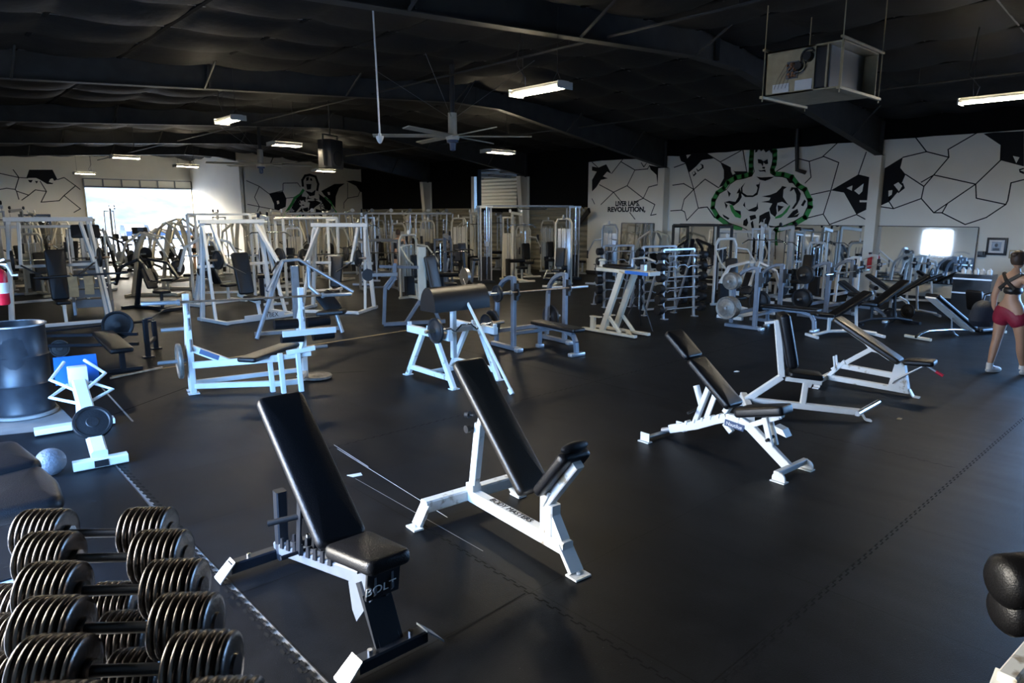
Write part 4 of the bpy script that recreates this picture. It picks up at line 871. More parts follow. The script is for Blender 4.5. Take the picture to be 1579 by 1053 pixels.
mb = MB().poly([(xa, dy * .42 + u, zb + v) for u, v in ol], (xb - xa, 0, 0)); bmesh.ops.bevel(mb.bm, geom=[e for e in mb.bm.edges if e.calc_face_angle(0) > 1.2], offset=.015, segments=3, affect='EDGES', profile=.5); mb.build('arm_pad', 'vinyl', t, ang=60)
wp = lambda q_: FP.o + FP.x * q_[0] + FP.y * q_[1] + V((0, 0, q_[2]))
cb = thing('curl_bar', 'bent curl bar resting across the white preacher curl stand', 'barbell', wp((Lx * .5, dy * .2, zr + .12)), FP.rz)
MB().tube([(-.62, 0, 0), (-.36, 0, 0), (-.26, 0, .0), (-.18, 0, -.05), (-.08, 0, .03), (.08, 0, .03), (.18, 0, -.05), (.26, 0, 0), (.62, 0, 0)], .014).build('shaft', 'chrome', cb)
for s_ in (-1, 1): MB().lathe((s_ * .44, 0, 0), (s_, 0, 0), [(0, .035), (.02, .035), (.02, .025), (.22, .025)], 12).build('sleeve', 'rusty', cb)
plate(wp((Lx * .5 - .50, dy * .2, zr + .12)), FP.x, .17, .035, 'plate', 'small dark weight plate on the left sleeve of the curl bar')
tp = G(708, 441, 1.28); bt = G(790, 608)
ll = MB().tube([bt + V((0, 0, .02)), tp], .021, 10).build('long_bar', 'white'); 
ll['label'] = 'long white steel bar leaning diagonally against the preacher curl pad'; ll['category'] = 'bar'
c_ = MB().lathe(bt + V((0, 0, .0)), tp - bt, [(0, .02), (0, .032), (.08, .032), (.08, .021)], 12).build('end_cap', 'white', ll)
# ================================================================ GREY OLYMPIC BENCHES
def olympic(label, A, B, m='grey', incline=0, group=None, pegs=True):
    """A, B floor points under the two uprights; bench comes out on the right-hand side of A->B"""
    f = Frame(A, B); L_ = 1.12 ; t = thing('olympic_bench', label, 'bench press', f.o, f.rz, group); s = -1
    for x in (0, L_):
        mb = MB().bar((x, 0, .05), (x, 0, 1.24), .07, .085, up=(0, 1, 0)); mb.build('upright', m, t)
        mb = MB().path([(x, 0, 1.22), (x, .12, 1.22), (x, .30, 1.14), (x, .42, 1.02), (x, .47, .85), (x, .50, .1)], .065, .07, up=(1, 0, 0)); mb.build('arched_leg', m, t)
        mb = MB().bar((x, -.12, .045), (x, .62, .045), .08, .07); mb.build('skid', m, t)
        mb = MB().box((x, -.14, .035), (.13, .1, .07), 0, .015); mb.build('foot_cap', 'silver', t)
        mb = MB(); mb.box((x, -.075, 1.0), (.05, .07, .28)); mb.bar((x, -.13, .96), (x, -.13, 1.05), .05, .02); mb.bar((x, -.08, .95), (x, -.15, .95), .05, .02); mb.build('bar_hook', 'black', t)
        if pegs:
            for y, z in ((.46, .95), (.49, .42)):
                sg = -1 if x == 0 else 1; MB().lathe((x, y, z), (sg, 0, 0), [(0, .024), (.30, .024)], 12).build('plate_peg', 'silver', t)
    mb = MB().bar((0, .48, .28), (L_, .48, .28), .06, .07); mb.bar((0, 0, .30), (L_, 0, .30), .06, .06); mb.build('crossbar', m, t)
    c = L_ / 2
    if not incline:
        padS((c, .12, .46), (c, -1.02, .46), .27, .065, (0, 0, 1)).build('bench_pad', 'vinyl', t)
        mb = MB().bar((c, .1, .37), (c, -.72, .37), .06, .05); mb.path([(c, -.7, .37), (c, -.86, .33), (c, -.93, .22), (c, -.95, .03)], .07, .07, up=(1, 0, 0)); mb.bar((c, 0, .37), (c, 0, .05), .06, .06); mb.build('bench_frame', m, t)
        MB().box((c, -.95, .03), (.30, .1, .06), 0, .015).build('front_foot', 'silver', t); MB().box((c, 0, .03), (.12, .1, .06), 0, .01).build('rear_foot', 'silver', t)
    else:
        padS((c, .0, .46 + incline), (c, -.62, .42), .28, .07, (0, incline * 1.3, 1)).build('backrest', 'vinyl', t)
        padS((c, -.64, .44), (c, -1.0, .50), .28, .07, (0, .1, 1)).build('seat', 'vinyl', t)
        mb = MB().bar((c, .0, .40 + incline * .9), (c, -.6, .33), .06, .05); mb.path([(c, 0, .3), (c, -.8, .28), (c, -.98, .18), (c, -1.05, .03)], .06, .07, up=(1, 0, 0)); mb.bar((c, -.75, .28), (c, -.8, .42), .05, .05); mb.build('bench_frame', m, t)
        MB().box((c, -1.05, .03), (.30, .1, .06), 0, .015).build('front_foot', 'silver', t)
    t['_L'] = L_; return f, t, L_
def fw(f, q_): return f.o + f.x * q_[0] + f.y * q_[1] + V((0, 0, q_[2]))
fo, to, L_ = olympic('grey flat bench press in the middle of the hall, carrying a barbell', G(792, 541), G(875, 529)); del to['_L']
barbell(fw(fo, (L_ / 2 - .06, -.105, 1.0)), fo.x + V((0, 0, -.0)), 2.1, 'barbell on the hooks of the grey flat bench in the middle of the hall', 'rusty')
plate(fw(fo, (-.40, -.105, 1.0)), fo.x, .14, .035, 'plate', 'small black plate on the left end of the barbell on the grey flat bench')
plate(fw(fo, (-.10, .49, .42)), fo.x, .225, .04, 'plate', 'large black plate on the low left storage peg of the middle grey bench, inner one')
plate(fw(fo, (-.22, .49, .42)), fo.x, .17, .035, 'plate', 'smaller dark plate on the low left storage peg of the middle grey bench, outer one')
plate(fw(fo, (L_ + .08, .49, .42)), fo.x, .225, .04, 'plate', 'large black plate on the low right storage peg of the middle grey bench')
fo2, to2, _ = olympic('grey flat bench press loaded with big old plates, right of the barbell racks', G(1163, 509), G(1212, 496)); del to2['_L']
for i in range(4): plate(fw(fo2, (-.08 - .055 * i, .49, .42)), fo2.x, .225, .045, 'plate_grey', 'big old grey plate low beside the barbell racks, %s' % ('innermost of four', 'second from the upright', 'third from the upright', 'outermost facing the room')[i], 'old grey plates on the low peg')
for i in range(3): plate(fw(fo2, (-.08 - .055 * i, .46, .95)), fo2.x, .17, .045, 'plate_grey', 'medium grey plate above the big old grey plates, %s' % ('innermost', 'in the middle', 'outermost')[i], 'medium plates on the high peg')
for i in range(2): plate(fw(fo2, (_ + .08 + .055 * i, .46, .95)), fo2.x, .17, .045, 'plate', 'dark plate high between the right grey benches, %s' % ('near the upright', 'at the peg end')[i], 'plates on the high inner peg')
for i in range(2): plate(fw(fo2, (_ + .08 + .055 * i, .49, .42)), fo2.x, .225, .045, 'plate', 'large black plate low between the right grey benches, %s' % ('near the upright', 'at the peg end')[i], 'plates on the low inner peg')
fo3, to3, _ = olympic('grey incline bench press with chrome bar, in front of the left large mirror', G(1272, 493), G(1315, 484), incline=.38); del to3['_L']
barbell(fw(fo3, (_ / 2 + .12, -.105, 1.0)), fo3.x, 2.1, 'chrome barbell on the grey incline bench press near the mirrors', 'chrome', sm='chrome')
for i in range(2): plate(fw(fo3, (-.08 - .055 * i, .46, .95)), fo3.x, .2, .045, 'plate', 'black plate on the high left peg of the grey incline bench, %s' % ('inner', 'outer')[i], 'plates of the grey incline bench')
for i in range(2): plate(fw(fo3, (-.08 - .055 * i, .49, .42)), fo3.x, .225, .045, 'plate', 'black plate on the low left peg of the grey incline bench, %s' % ('inner', 'outer')[i], 'plates of the grey incline bench')
# ================================================================ CREAM CALF STAND
s0, s1, s2, s3 = G(899, 509), G(980, 523), G(937, 507), G(1003, 516)
FT = Frame(s0, s1); t = thing('calf_stand', 'cream steel stand with two slanted posts and a flat top shelf, beside the barbell racks', 'exercise stand', FT.o, FT.rz)
oy = FT.loc(s2).y * .8
for k, c in enumerate((0, oy)):
    g = (lambda x, y: FT.p(x, y, c))
    MB().bar((0, c, .045), (FT.L, c, .045), .09, .05).build('skid', 'cream', t)
    lo = (FT.L * .38, c, .06); hi = (FT.L * .72, c, 1.20)
    MB().bar(lo, hi, .07, .12, up=(1, 0, 0)).build('slanted_post', 'cream', t)
    MB().bar((FT.L * .72, c, .06), (FT.L * .47, c, .38), .05, .06).build('brace', 'cream', t)
    mb = MB().bar((FT.L * .2, c, .05), (FT.L * .2, c, .30), .08, .1); mb.box((FT.L * .25, c, .31), (.24, .1, .02)); mb.build('step_post', 'cream', t)
mb = MB().bar((FT.L * .9, 0, .05), (FT.L * .6, oy, .05), .08, .04); mb.build('base_brace', 'cream', t)
mb = MB().bar((FT.L * .2, oy * .5, 1.22), (FT.L * 1.18, oy * .5, 1.20), .30, .07); mb.build('top_shelf', 'cream', t)
MB().bar((FT.L * .75, oy * .5 - .158, 1.21), (FT.L * 1.15, oy * .5 - .158, 1.195), .01, .06).build('badge', 'blue', t)['label'] = 'blue name badge on the shelf edge'
MB().pad((FT.L * .3, oy * .5, 1.29), (FT.L * .75, oy * .5, 1.28), .28, .05).build('top_pad', 'vinyl', t)
MB().lathe((FT.L * .22, oy * .5, 1.26), (0, 0, 1), [(0, .05), (.1, .05), (.12, .08), (.15, .06)], 14).build('knob', 'cream', t)
mb = MB().path([(FT.L * .98, oy * .5, 1.23), (FT.L * .98, oy * .5, 1.35)], .09, .09); mb.tube([(FT.L * .8, oy * .4, 1.3), (FT.L * .8, oy * .4, 1.45), (FT.L * 1.05, oy * .4, 1.48), (FT.L * 1.2, oy * .4, 1.42)], .02); mb.build('top_bracket', 'silver', t)
# ================================================================ FIXED BARBELL RACKS
def bar_rack(A, B, label, nb=6, ez=(1, 0, 0, 0, 0, 0), tag_='', blab=None, m='silver', H_=1.5):
    f = Frame(A, B); t = thing('barbell_rack', label, 'barbell rack', f.o, f.rz)
    for x in (0, f.L):
        mb = MB().bar((x, -.05, .02), (x, .03, H_), .05, .05); mb.box((x, -.08, .012), (.1, .14, .02)); mb.build('front_post', m, t)
        mb = MB().bar((x, .55, .02), (x, .06, H_), .045, .045); mb.box((x, .57, .012), (.1, .12, .02)); mb.build('rear_post', m, t)
    mb = MB().bar((0, .03, H_), (f.L, .03, H_), .05, .05); mb.bar((0, .5, .15), (f.L, .5, .15), .04, .04); mb.build('crossbar', m, t)
    hk = MB()
    for k in range(nb):
        z = .22 + k * (H_ - .35) / (nb - 1)
        for x in (0, f.L): hk.path([(x, -.03, z - .02), (x, -.12, z - .03), (x, -.14, z + .02)], .03, .015, up=(1, 0, 0))
    hk.build('hooks', m, t)
    for k in range(nb):
        z = .22 + k * (H_ - .35) / (nb - 1); P = fw(f, (f.L / 2, -.10, z)); r_ = .105 - .004 * k
        b = thing('curl_bar' if ez[k] else 'fixed_barbell', blab(k), 'barbell', P, f.rz, tag_)
        hw = f.L / 2 + .10
        pts = [(-hw, 0, 0), (hw, 0, 0)] if not ez[k] else [(-hw, 0, 0), (-.24, 0, 0), (-.17, 0, -.04), (-.08, 0, .03), (.08, 0, .03), (.17, 0, -.04), (.24, 0, 0), (hw, 0, 0)]
        MB().tube(pts, .014).build('shaft', 'silver', b)
        for s_ in (-1, 1): MB().lathe((s_ * hw, 0, 0), (s_, 0, 0), [(0, .03), (0, r_ * .93), (.01, r_), (.13, r_), (.14, r_ * .93), (.14, r_ * .5)], 12).build('weight_head', 'rubber', b)
ordn = ['lowest', 'second from the bottom', 'third from the bottom', 'third from the top', 'second from the top', 'topmost']
bar_rack(G(1020, 492), G(1052, 487) + V((.15, -.15, 0)), 'silver ladder rack of fixed barbells standing furthest right, just right of the calf stand', 6, (0, 0, 0, 0, 1, 0), 'barbells on the right ladder rack', lambda k: 'black headed fixed barbell on the right silver rack, %s' % ordn[k])
bar_rack(G(930, 474), G(975, 472), 'silver ladder rack of curl bars seen behind the slanted posts of the calf stand', 6, (0, 1, 1, 1, 1, 0), 'barbells on the middle ladder rack', lambda k: 'black headed bar on the rack behind the calf stand, %s' % ordn[k])
bar_rack(G(990, 478), G(1012, 475) + V((.3, -.3, 0)), 'silver ladder rack of curl bars between the calf stand and the right ladder rack', 6, (0, 1, 0, 0, 1, 0), 'barbells on the rack between', lambda k: 'black headed bar on the rack right behind the calf stand top, %s' % ordn[k])
# tripod
P = G(984, 508); t = thing('tripod_stand', 'thin black tripod stand between the calf stand and the right barbell rack', 'tripod', P)
for k in range(3):
    a = k * 2.09 + .5; MB().tube([(0, 0, .78), (.36 * math.cos(a), .36 * math.sin(a), .01)], .012).build('leg', 'black', t)
MB().tube([(0, 0, .4), (0, 0, 1.0)], .016).build('pole', 'chrome', t)
# ================================================================ LEFT FOREGROUND
rows = [(0.46, 2.75), (0.44, 2.52), (.41, 2.27), (.37, 2.04), (.34, 1.82), (.31, 1.60)]
DH = V((.765, -.644, 0)); 
def dumbbell(P, d, lab, R_=.093, n=7, hl=.185, group=None):
    d = V(d).normalized(); t = thing('dumbbell', lab, 'dumbbell', P, 0, group)
    MB().tube([-d * hl / 2, d * hl / 2], .016, 12).build('handle', 'black_paint', t)
    for s_ in (-1, 1):
        pr = [(0, .02), (.0, .032), (.015, .032)]
        for k in range(n):
            a = .015 + k * .0225; r_ = R_ if 0 < k < n - 1 else R_ * .97
            pr += [(a, r_ * .80), (a + .002, r_ * .95), (a + .007, r_), (a + .014, r_), (a + .019, r_ * .95), (a + .0215, r_ * .80)]
        e = .015 + n * .0225; pr += [(e, R_ * .4), (e + .008, R_ * .36), (e + .008, .01)]
        MB().lathe(d * s_ * hl / 2, d * s_, pr, 36).build('weight_head', 'dumbbell', t, ang=50)
        MB().lathe(d * s_ * (hl / 2 - .004), d * s_, [(0, .018), (.0, .03), (.018, .03)], 8).build('collar', 'chrome', t)
    return t
nm_ = ['farthest from the camera', 'second from the far end', 'third from the far end', 'fourth from the far end', 'fifth from the far end', 'nearest, cut off by the bottom edge']
ZD = 1.1
for k, (x, y) in enumerate(rows):
    dumbbell((x, y, ZD), DH, 'heavy dumbbell of round plates on the upper rail, %s' % nm_[k], group='dumbbells on the upper rack rails')
for k in range(6):
    x, y = rows[k]; dumbbell((x - .13 , y - .02, ZD - .24), DH, 'dumbbell on the lower rail, %s' % nm_[k], R_=.092, group='dumbbells on the lower rack rails')
r0, r1 = V((*rows[0], 0)), V((*rows[-1], 0)); u = (r0 - r1).normalized(); c0 = (r0 + r1) / 2
t = thing('dumbbell_rack', 'dark two tier steel rack carrying the heavy dumbbells in the lower left corner', 'dumbbell rack', (c0.x, c0.y, 0), 0)
q = lambda s_, al, z: V((0, 0, 0)) + u * s_ + DH * al + V((0, 0, z))
for al in (-.20, .20):
    MB().bar(q(-.75, al, ZD - .115), q(.72, al, ZD - .115), .05, .02).build('saddle_rail', 'black_paint', t)
    MB().bar(q(-.75, al, ZD - .24 - .115) + V((-.13, -.02, 0)), q(.72, al, ZD - .24 - .115) + V((-.13, -.02, 0)), .05, .02).build('saddle_rail', 'black_paint', t)
for s_ in (-.7, .66):
    MB().bar(q(s_, -.2, ZD - .38), q(s_, -.24, 0), .05, .05).build('post', 'black_paint', t); MB().bar(q(s_, .2, ZD - .13), q(s_, .2, 0), .05, .05).build('post', 'black_paint', t)
    MB().bar(q(s_, -.3, .03), q(s_, .3, .03), .06, .05).build('foot', 'black_paint', t)
# black two-pad bench at the left edge
t = thing('wide_pad_bench', 'wide black padded bench with rolled edges, cut off by the left edge above the dumbbells', 'weight bench', (.35, 5.5, 0), 0)
zz = .52
def W(x, y, z): return G(x, y, z) - V((.35, 5.5, 0))
def slab(name, pix, z, th, m='vinyl', bev=.055):
    return MB().cushion([W(x, y, z) - V((0, 0, th / 2)) for x, y in pix], (0, 0, 1), th, bev, crown=.02, rc=.1).build(name, m, t, ang=60)
slab('front_pad', [(-60, 745), (62, 712), (90, 735), (100, 765), (-60, 800)], .52, .12)
slab('rear_pad', [(-60, 690), (25, 675), (68, 708), (-60, 738)], .56, .12)
mb = MB().bar((-.3, 0, .36), (.22, 0, .36), .06, .06); mb.bar((-.3, -.3, .36), (-.3, .6, .36), .06, .06); mb.build('frame', 'silver', t)
for x_, y_ in ((.15, -.15), (.15, .5), (-.4, -.3)): MB().tube([(x_, y_, .4), (x_, y_, .05), (x_ - .05, y_, .015)], .02).build('leg', 'silver', t)
P = G(78, 712, .12); tag(MB().ball((0, 0, 0), .12, 24).build('medicine_ball', mat('ball_rubber', (.12, .13, .15), .5, bump=1.0, bscale=45)), 'pale grey textured medicine ball tucked behind the wide black bench', 'ball').location = P
# seated machine with blue pad and one plate
A_, B_ = V((1.24, 6.85, 0)), V((1.36, 8.25, 0))
FA = Frame(A_, B_); t = thing('seated_row_machine', 'small white seated machine with a blue pad, curved handles and one dark plate', 'exercise machine', FA.o, FA.rz)
mb = MB().bar((0, -.215, .05), (0, .215, .05), .10, .08); mb.build('front_foot', 'white', t)
mb = MB().bar((-.052, -.055, .05), (-.052, .055, .05), .01, .06); mb.build('tube_opening', 'black', t)
mb = MB().bar((FA.L, -.3, .05), (FA.L, .42, .05), .14, .06); mb.build('rear_foot', 'white', t)
zt_ = hgt(132, 590, (1.34, 8.1))
mb = MB().bar((.02, 0, .09), (1.22, 0, zt_), .13, .14, up=(0, 0, 1)); mb.bar((FA.L, 0, .05), (1.15, 0, zt_ - .1), .09, .09); mb.build('slanted_beam', 'white', t)
mb = MB().box((1.22, 0, zt_ + .08), (.12, .17, .2), 0, .01); mb.build('head_box', 'white', t)
zm = hgt(146, 655, (1.29, 7.35)); 
plate(FA.o + FA.x * .32 + V((0, 0, zm + .07)), V((FA.x.x * -.75, FA.x.y * -.75, .62)), .165, .045, 'plate', 'dark round weight plate with a raised rim on the small white seated machine')
MB().lathe((.50, 0, zm - .05), (-.75, 0, .62), [(0, .022), (.19, .022), (.19, .015)], 14).build('plate_peg', 'rusty', t)
zp = hgt(130, 562, (1.42, 8.6))
pd_ = MB().poly([(1.30, -.20, zp - .12), (1.34, .19, zp - .12), (1.62, .17, zp + .06), (1.6, -.22, zp + .06)], (.02, 0, .06)); bmesh.ops.bevel(pd_.bm, geom=[e for e in pd_.bm.edges if e.calc_face_angle(0) > .6], offset=.02, segments=3, affect='EDGES', profile=.5); pd_.build('chest_pad', 'blue', t, ang=60)
for s_ in (-1, 1):
    MB().tube([(1.42, s_ * .09, zp + .10), (1.18, s_ * .24, zp - .02), (1.02, s_ * .03, zp - .14)], .017).build('upper_handle', 'white', t)
    MB().tube([(1.2, s_ * .10, zp - .10), (1.0, s_ * .27, zp - .16), (.92, s_ * .05, zp - .24)], .017).build('lower_handle', 'white', t)
# black drum
P = G(38, 637); t = thing('trash_drum', 'dented black steel drum used as a trash barrel at the left edge', 'trash can', P)
Hd = 1.0
pr = [(.0, .30), (.02, .31), (.04, .305), (.32, .30), (.34, .312), (.36, .30), (.64, .30), (.66, .312), (.68, .30), (Hd - .02, .30), (Hd, .31), (Hd + .012, .303), (Hd, .292), (.3, .285)]
bm_ = MB().lathe((0, 0, .03), (0, 0, 1), pr, 40)
for v in bm_.bm.verts:
    if .45 < v.co.z < .95: v.co.x += .012 * math.sin(v.co.z * 14 + v.co.y * 9); v.co.y -= .03 * math.exp(-((v.co.z - .72) ** 2 / .006 + (v.co.x + .05) ** 2 / .02)) * (1 if v.co.y > 0 else -1)
bm_.build('drum_body', 'drum', t); MB().lathe((0, 0, 0), (0, 0, 1), [(0, .33), (.03, .33), (.035, .30)], 32).build('base_ring', 'concrete', t)
mb = MB().tube([(.31 * math.cos(a), .31 * math.sin(a), Hd + .035) for a in [k * PI / 16 for k in range(32)]], .012, 6, closed=True); mb.build('rim_hoop', 'silver', t)
# extinguisher on its post
Pp = G(-26, 600); tag(MB().bar((0, 0, 0), (0, 0, 2.4), .12, .12).build('support_post', 'black'), 'black post at the left edge that the fire extinguisher hangs on', 'post').location = V((.36, 6.6, 0))
dE = ray(0, 441); PE = CP + dE * (6.3 / dE.y); t = thing('fire_extinguisher', 'red fire extinguisher with white label hanging at the left edge', 'fire extinguisher', PE - V((0, 0, .14))); t.scale = (.72, .72, .72)
MB().lathe((0, 0, 0), (0, 0, 1), [(0, .06), (.015, .072), (.31, .072), (.35, .055), (.375, .025), (.40, .022)], 24).build('cylinder', 'red', t)
MB().lathe((0, 0, .12), (0, 0, 1), [(0, .0725), (.0, .0735), (.11, .0735), (.11, .0725)], 24).build('label', 'paper', t)
mb = MB().box((0, 0, .42), (.04, .05, .05)); mb.bar((0, 0, .44), (.06, -.08, .47), .015, .02); mb.bar((0, 0, .42), (.07, -.09, .42), .015, .012); mb.build('valve_handle', 'silver', t)
MB().tube([(.0, .0, .42), (.08, .0, .40), (.10, .0, .34), (.11, -.02, .30), (.16, -.03, .30)], .012).build('hose', 'paper', t)
# black flat press bench with plates
f_ = Frame(G(165, 560), G(228, 548)); 
def w_(s_): return s_
t = thing('flat_press_bench', 'black flat press bench beside the drum, with black uprights and a large plate behind', 'bench press', G(180, 575), 0)
o_ = G(180, 575)
def lc(px, py, z): return G(px, py, z) - o_
padS(lc(158, 510, .45), lc(188, 537, .45), .30, .07, (0, 0, 1)).build('bench_pad', 'vinyl', t)
dd_ = (lc(188, 537, .45) - lc(158, 510, .45)); dd_.z = 0; dd_.normalize(); e0 = lc(188, 537, .36); e1 = lc(158, 510, .36)
MB().bar(e1, e0, .06, .06).build('spine', 'black_paint', t); MB().bar(e0 - dd_ * .08, V((e0.x, e0.y, 0)) - dd_ * .08, .07, .07).build('front_leg', 'black_paint', t); sdv = V((-dd_.y, dd_.x, 0)); g0 = V((e0.x, e0.y, .03)) - dd_ * .08; MB().bar(g0 - sdv * .25, g0 + sdv * .25, .06, .05).build('front_foot', 'black_paint', t)
for px_, py_ in ((229, 551), (241, 538)):
    b_ = G(px_, py_) - o_; MB().bar(b_, b_ + V((0, 0, .62 if px_ == 229 else .48)), .07, .07).build('upright', 'black_paint', t); MB().box(b_ + V((0, 0, .012)), (.16, .12, .02)).build('foot_plate', 'black_paint', t)
b0, b1 = G(229, 551) - o_, G(241, 538) - o_; MB().bar(b0 + V((0, 0, .2)), b1 + V((0, 0, .2)), .05, .06).build('side_rail', 'black_paint', t)
b2 = G(75, 560) - o_
for z in (.22, .38): MB().bar(b2 + V((0, .35, z)), b0 + V((-.1, .1, z)), .05, .05).build('cross_rail', 'black_paint', t)
for z, dx in ((.62, 0),): MB().tube([b0 + V((0, 0, z)), b0 + V((.08, -.1, z + .02)), b0 + V((.35, .2, z + .1))], .012).build('bar_hook', 'black_paint', t)
Pb = G(183, 516, .30); plate(V((Pb.x, Pb.y, .46)), (-.25, -.9, .05), .235, .05, 'plate', 'large black weight plate facing the camera behind the black flat bench')
barbell(V((Pb.x - .45, Pb.y + .10, .46)), (1, .07, .0), 2.1, 'black barbell low behind the black flat bench', 'black_paint', sm='black_paint')
plate(V((Pb.x - .80, Pb.y + .25, .14)), (-.2, -.9, .1), .14, .04, 'plate', 'small dark weight plate standing on the floor left of the large black plate')
tag(MB().bar(G(170, 583, .03), G(250, 566, .03), .025, .025).build('floor_bar', 'rusty'), 'thin bar lying on the floor in front of the black flat bench', 'bar')
tag(MB().box((0, 0, .004), (.07, .05, .008)).build('paper_scrap', 'paper'), 'small white paper scrap on the dark floor beyond the arched white bench', 'paper').location = G(1136, 573)
tag(MB().box((0, 0, .004), (.06, .04, .008)).build('paper_scrap', 'tan'), 'small tan scrap lying on the floor right of the upright seat bench', 'paper').location = G(1387, 646)
tag(MB().poly([(0, 0, 0), (.12, -.03, 0), (.10, -.09, 0), (.02, -.07, 0)], (0, 0, .003)).build('tape_patch', 'paper'), 'pale tape patch on the floor between the two nearest benches', 'tape').location = G(535, 733)

# ================================================================ PERSON WALKING AWAY (right edge)
O_ = G(1543, 576); O_ = V((O_.x, O_.y, 0)); HD = V((.87, -.50, 0)).normalized()   # walking direction, away to the right
SD = V((HD.y, -HD.x, 0))     # person's right
def pw(f, s_, z): return HD * f + SD * s_ + V((0, 0, z))
def skin_obj(name, verts, edges, radii, m, parent, root=0, sub=2, loc=None):
    me = bpy.data.meshes.new(name); me.from_pydata([tuple(v) for v in verts], edges, []); o = bpy.data.objects.new(name, me); COL.objects.link(o)
    mo = o.modifiers.new('s', 'SKIN'); mo.use_smooth_shade = True
    for i, r_ in enumerate(radii):
        sv = me.skin_vertices[0].data[i]; sv.radius = r_ if isinstance(r_, tuple) else (r_, r_); sv.use_root = (i == root)
    o.modifiers.new('u', 'SUBSURF').levels = sub; o.modifiers['u'].render_levels = sub
    dg = bpy.context.evaluated_depsgraph_get(); me2 = bpy.data.meshes.new_from_object(o.evaluated_get(dg)); bpy.data.objects.remove(o)
    me2.materials.clear(); me2.materials.append(MATS[m]); me2.name = name
    for p in me2.polygons: p.use_smooth = True
    o = bpy.data.objects.new(name, me2); COL.objects.link(o); o.parent = parent
    return o
def person(name, label, loc, J, clothes=None):
    t = thing(name, label, 'person', loc)
    return t
t = person('person', 'person seen from behind in crimson shorts and black strappy top, carrying bags', O_, None)
# joints (forward, right, z)
Jn = dict(pel=(0, .02, .93), waist=(.0, .02, 1.06), chest=(.01, .02, 1.25), ush=(.0, .02, 1.36), neck=(.0, .02, 1.46), hd0=(.03, .02, 1.53),
  hL=(0, -.10, .88), kL=(-.02, -.11, .49), aL=(-.10, -.10, .10), fL=(.02, -.11, .045), hR=(0, .14, .88), kR=(.10, .15, .50), aR=(.22, .13, .12), fR=(.34, .14, .05),
  sL=(0, -.17, 1.37), eL=(-.01, -.25, 1.10), wL=(.04, -.27, .86), sR=(0, .21, 1.37), eR=(.02, .29, 1.11), wR=(.06, .32, .88), hdT=(.02, .02, 1.64))
Rn = dict(pel=(.16, .115), waist=(.125, .09), chest=(.155, .10), ush=(.12, .085), neck=.052, hd0=.055, hL=(.105, .11), kL=.062, aL=.036, fL=.04, hR=(.105, .11), kR=.062, aR=.036, fR=.04, sL=.062, eL=.042, wL=.028, sR=.062, eR=.042, wR=.028, hdT=.09)
extra = dict(tL=((-.0, -.11, .70), .088), cL=((-.05, -.11, .34), .06), tR=((.05, .15, .70), .088), cR=((.13, .145, .34), .06))
for k_, (a, b) in extra.items(): Jn[k_] = a; Rn[k_] = b
names = [k_ for k_ in Jn if k_ != 'hdT']; idx = {k_: i for i, k_ in enumerate(names)}
E_ = [('pel', 'waist'), ('waist', 'chest'), ('chest', 'ush'), ('ush', 'neck'), ('neck', 'hd0'), ('pel', 'hL'), ('hL', 'tL'), ('tL', 'kL'), ('kL', 'cL'), ('cL', 'aL'), ('aL', 'fL'), ('pel', 'hR'), ('hR', 'tR'), ('tR', 'kR'), ('kR', 'cR'), ('cR', 'aR'), ('aR', 'fR'), ('ush', 'sL'), ('sL', 'eL'), ('eL', 'wL'), ('ush', 'sR'), ('sR', 'eR'), ('eR', 'wR')]
body = skin_obj('body', [pw(*Jn[k_]) for k_ in names], [(idx[a], idx[b]) for a, b in E_], [Rn[k_] for k_ in names], 'skin', t)
# head with face, ears; hands with fingers
hm = MB().ball((0, 0, 0), .1, 20, (.95, .78, 1.18))
for v in hm.bm.verts:
    if v.co.z < -.02: v.co.x *= .9; v.co.y *= .88
hrot = Matrix.Rotation(math.atan2(HD.y, HD.x), 4, 'Z'); hc = pw(.03, .02, 1.625)
hm.ball((.095, 0, -.015), .018, 8, (.9, .7, 1.3))
for s_ in (-1, 1): hm.ball((0, s_ * .08, -.01), .022, 8, (.7, .4, 1.3))
bmesh.ops.transform(hm.bm, matrix=Matrix.Translation(hc) @ hrot, verts=hm.bm.verts); hm.build('head', 'skin', t)
fm = MB()
for s_ in (-1, 1): fm.ball((.085, s_ * .03, .012), .011, 8)
bmesh.ops.transform(fm.bm, matrix=Matrix.Translation(hc) @ hrot, verts=fm.bm.verts); fm.build('eyes', 'paper', t)
fm = MB().ball((.082, 0, -.055), .02, 8, (.6, 1.1, .35)); bmesh.ops.transform(fm.bm, matrix=Matrix.Translation(hc) @ hrot, verts=fm.bm.verts); fm.build('mouth', 'crimson', t)
hair = MB().ball((-.012, 0, .018), .104, 20, (.98, .84, 1.16)); 
bmesh.ops.delete(hair.bm, geom=[v for v in hair.bm.verts if v.co.x > .035 and v.co.z < .06 or v.co.z < -.085], context='VERTS'); hair.ball((-.085, 0, .075), .045, 14, (1, 1, .9))
bmesh.ops.transform(hair.bm, matrix=Matrix.Translation(hc) @ hrot, verts=hair.bm.verts); hair.build('hair', 'hair', t)
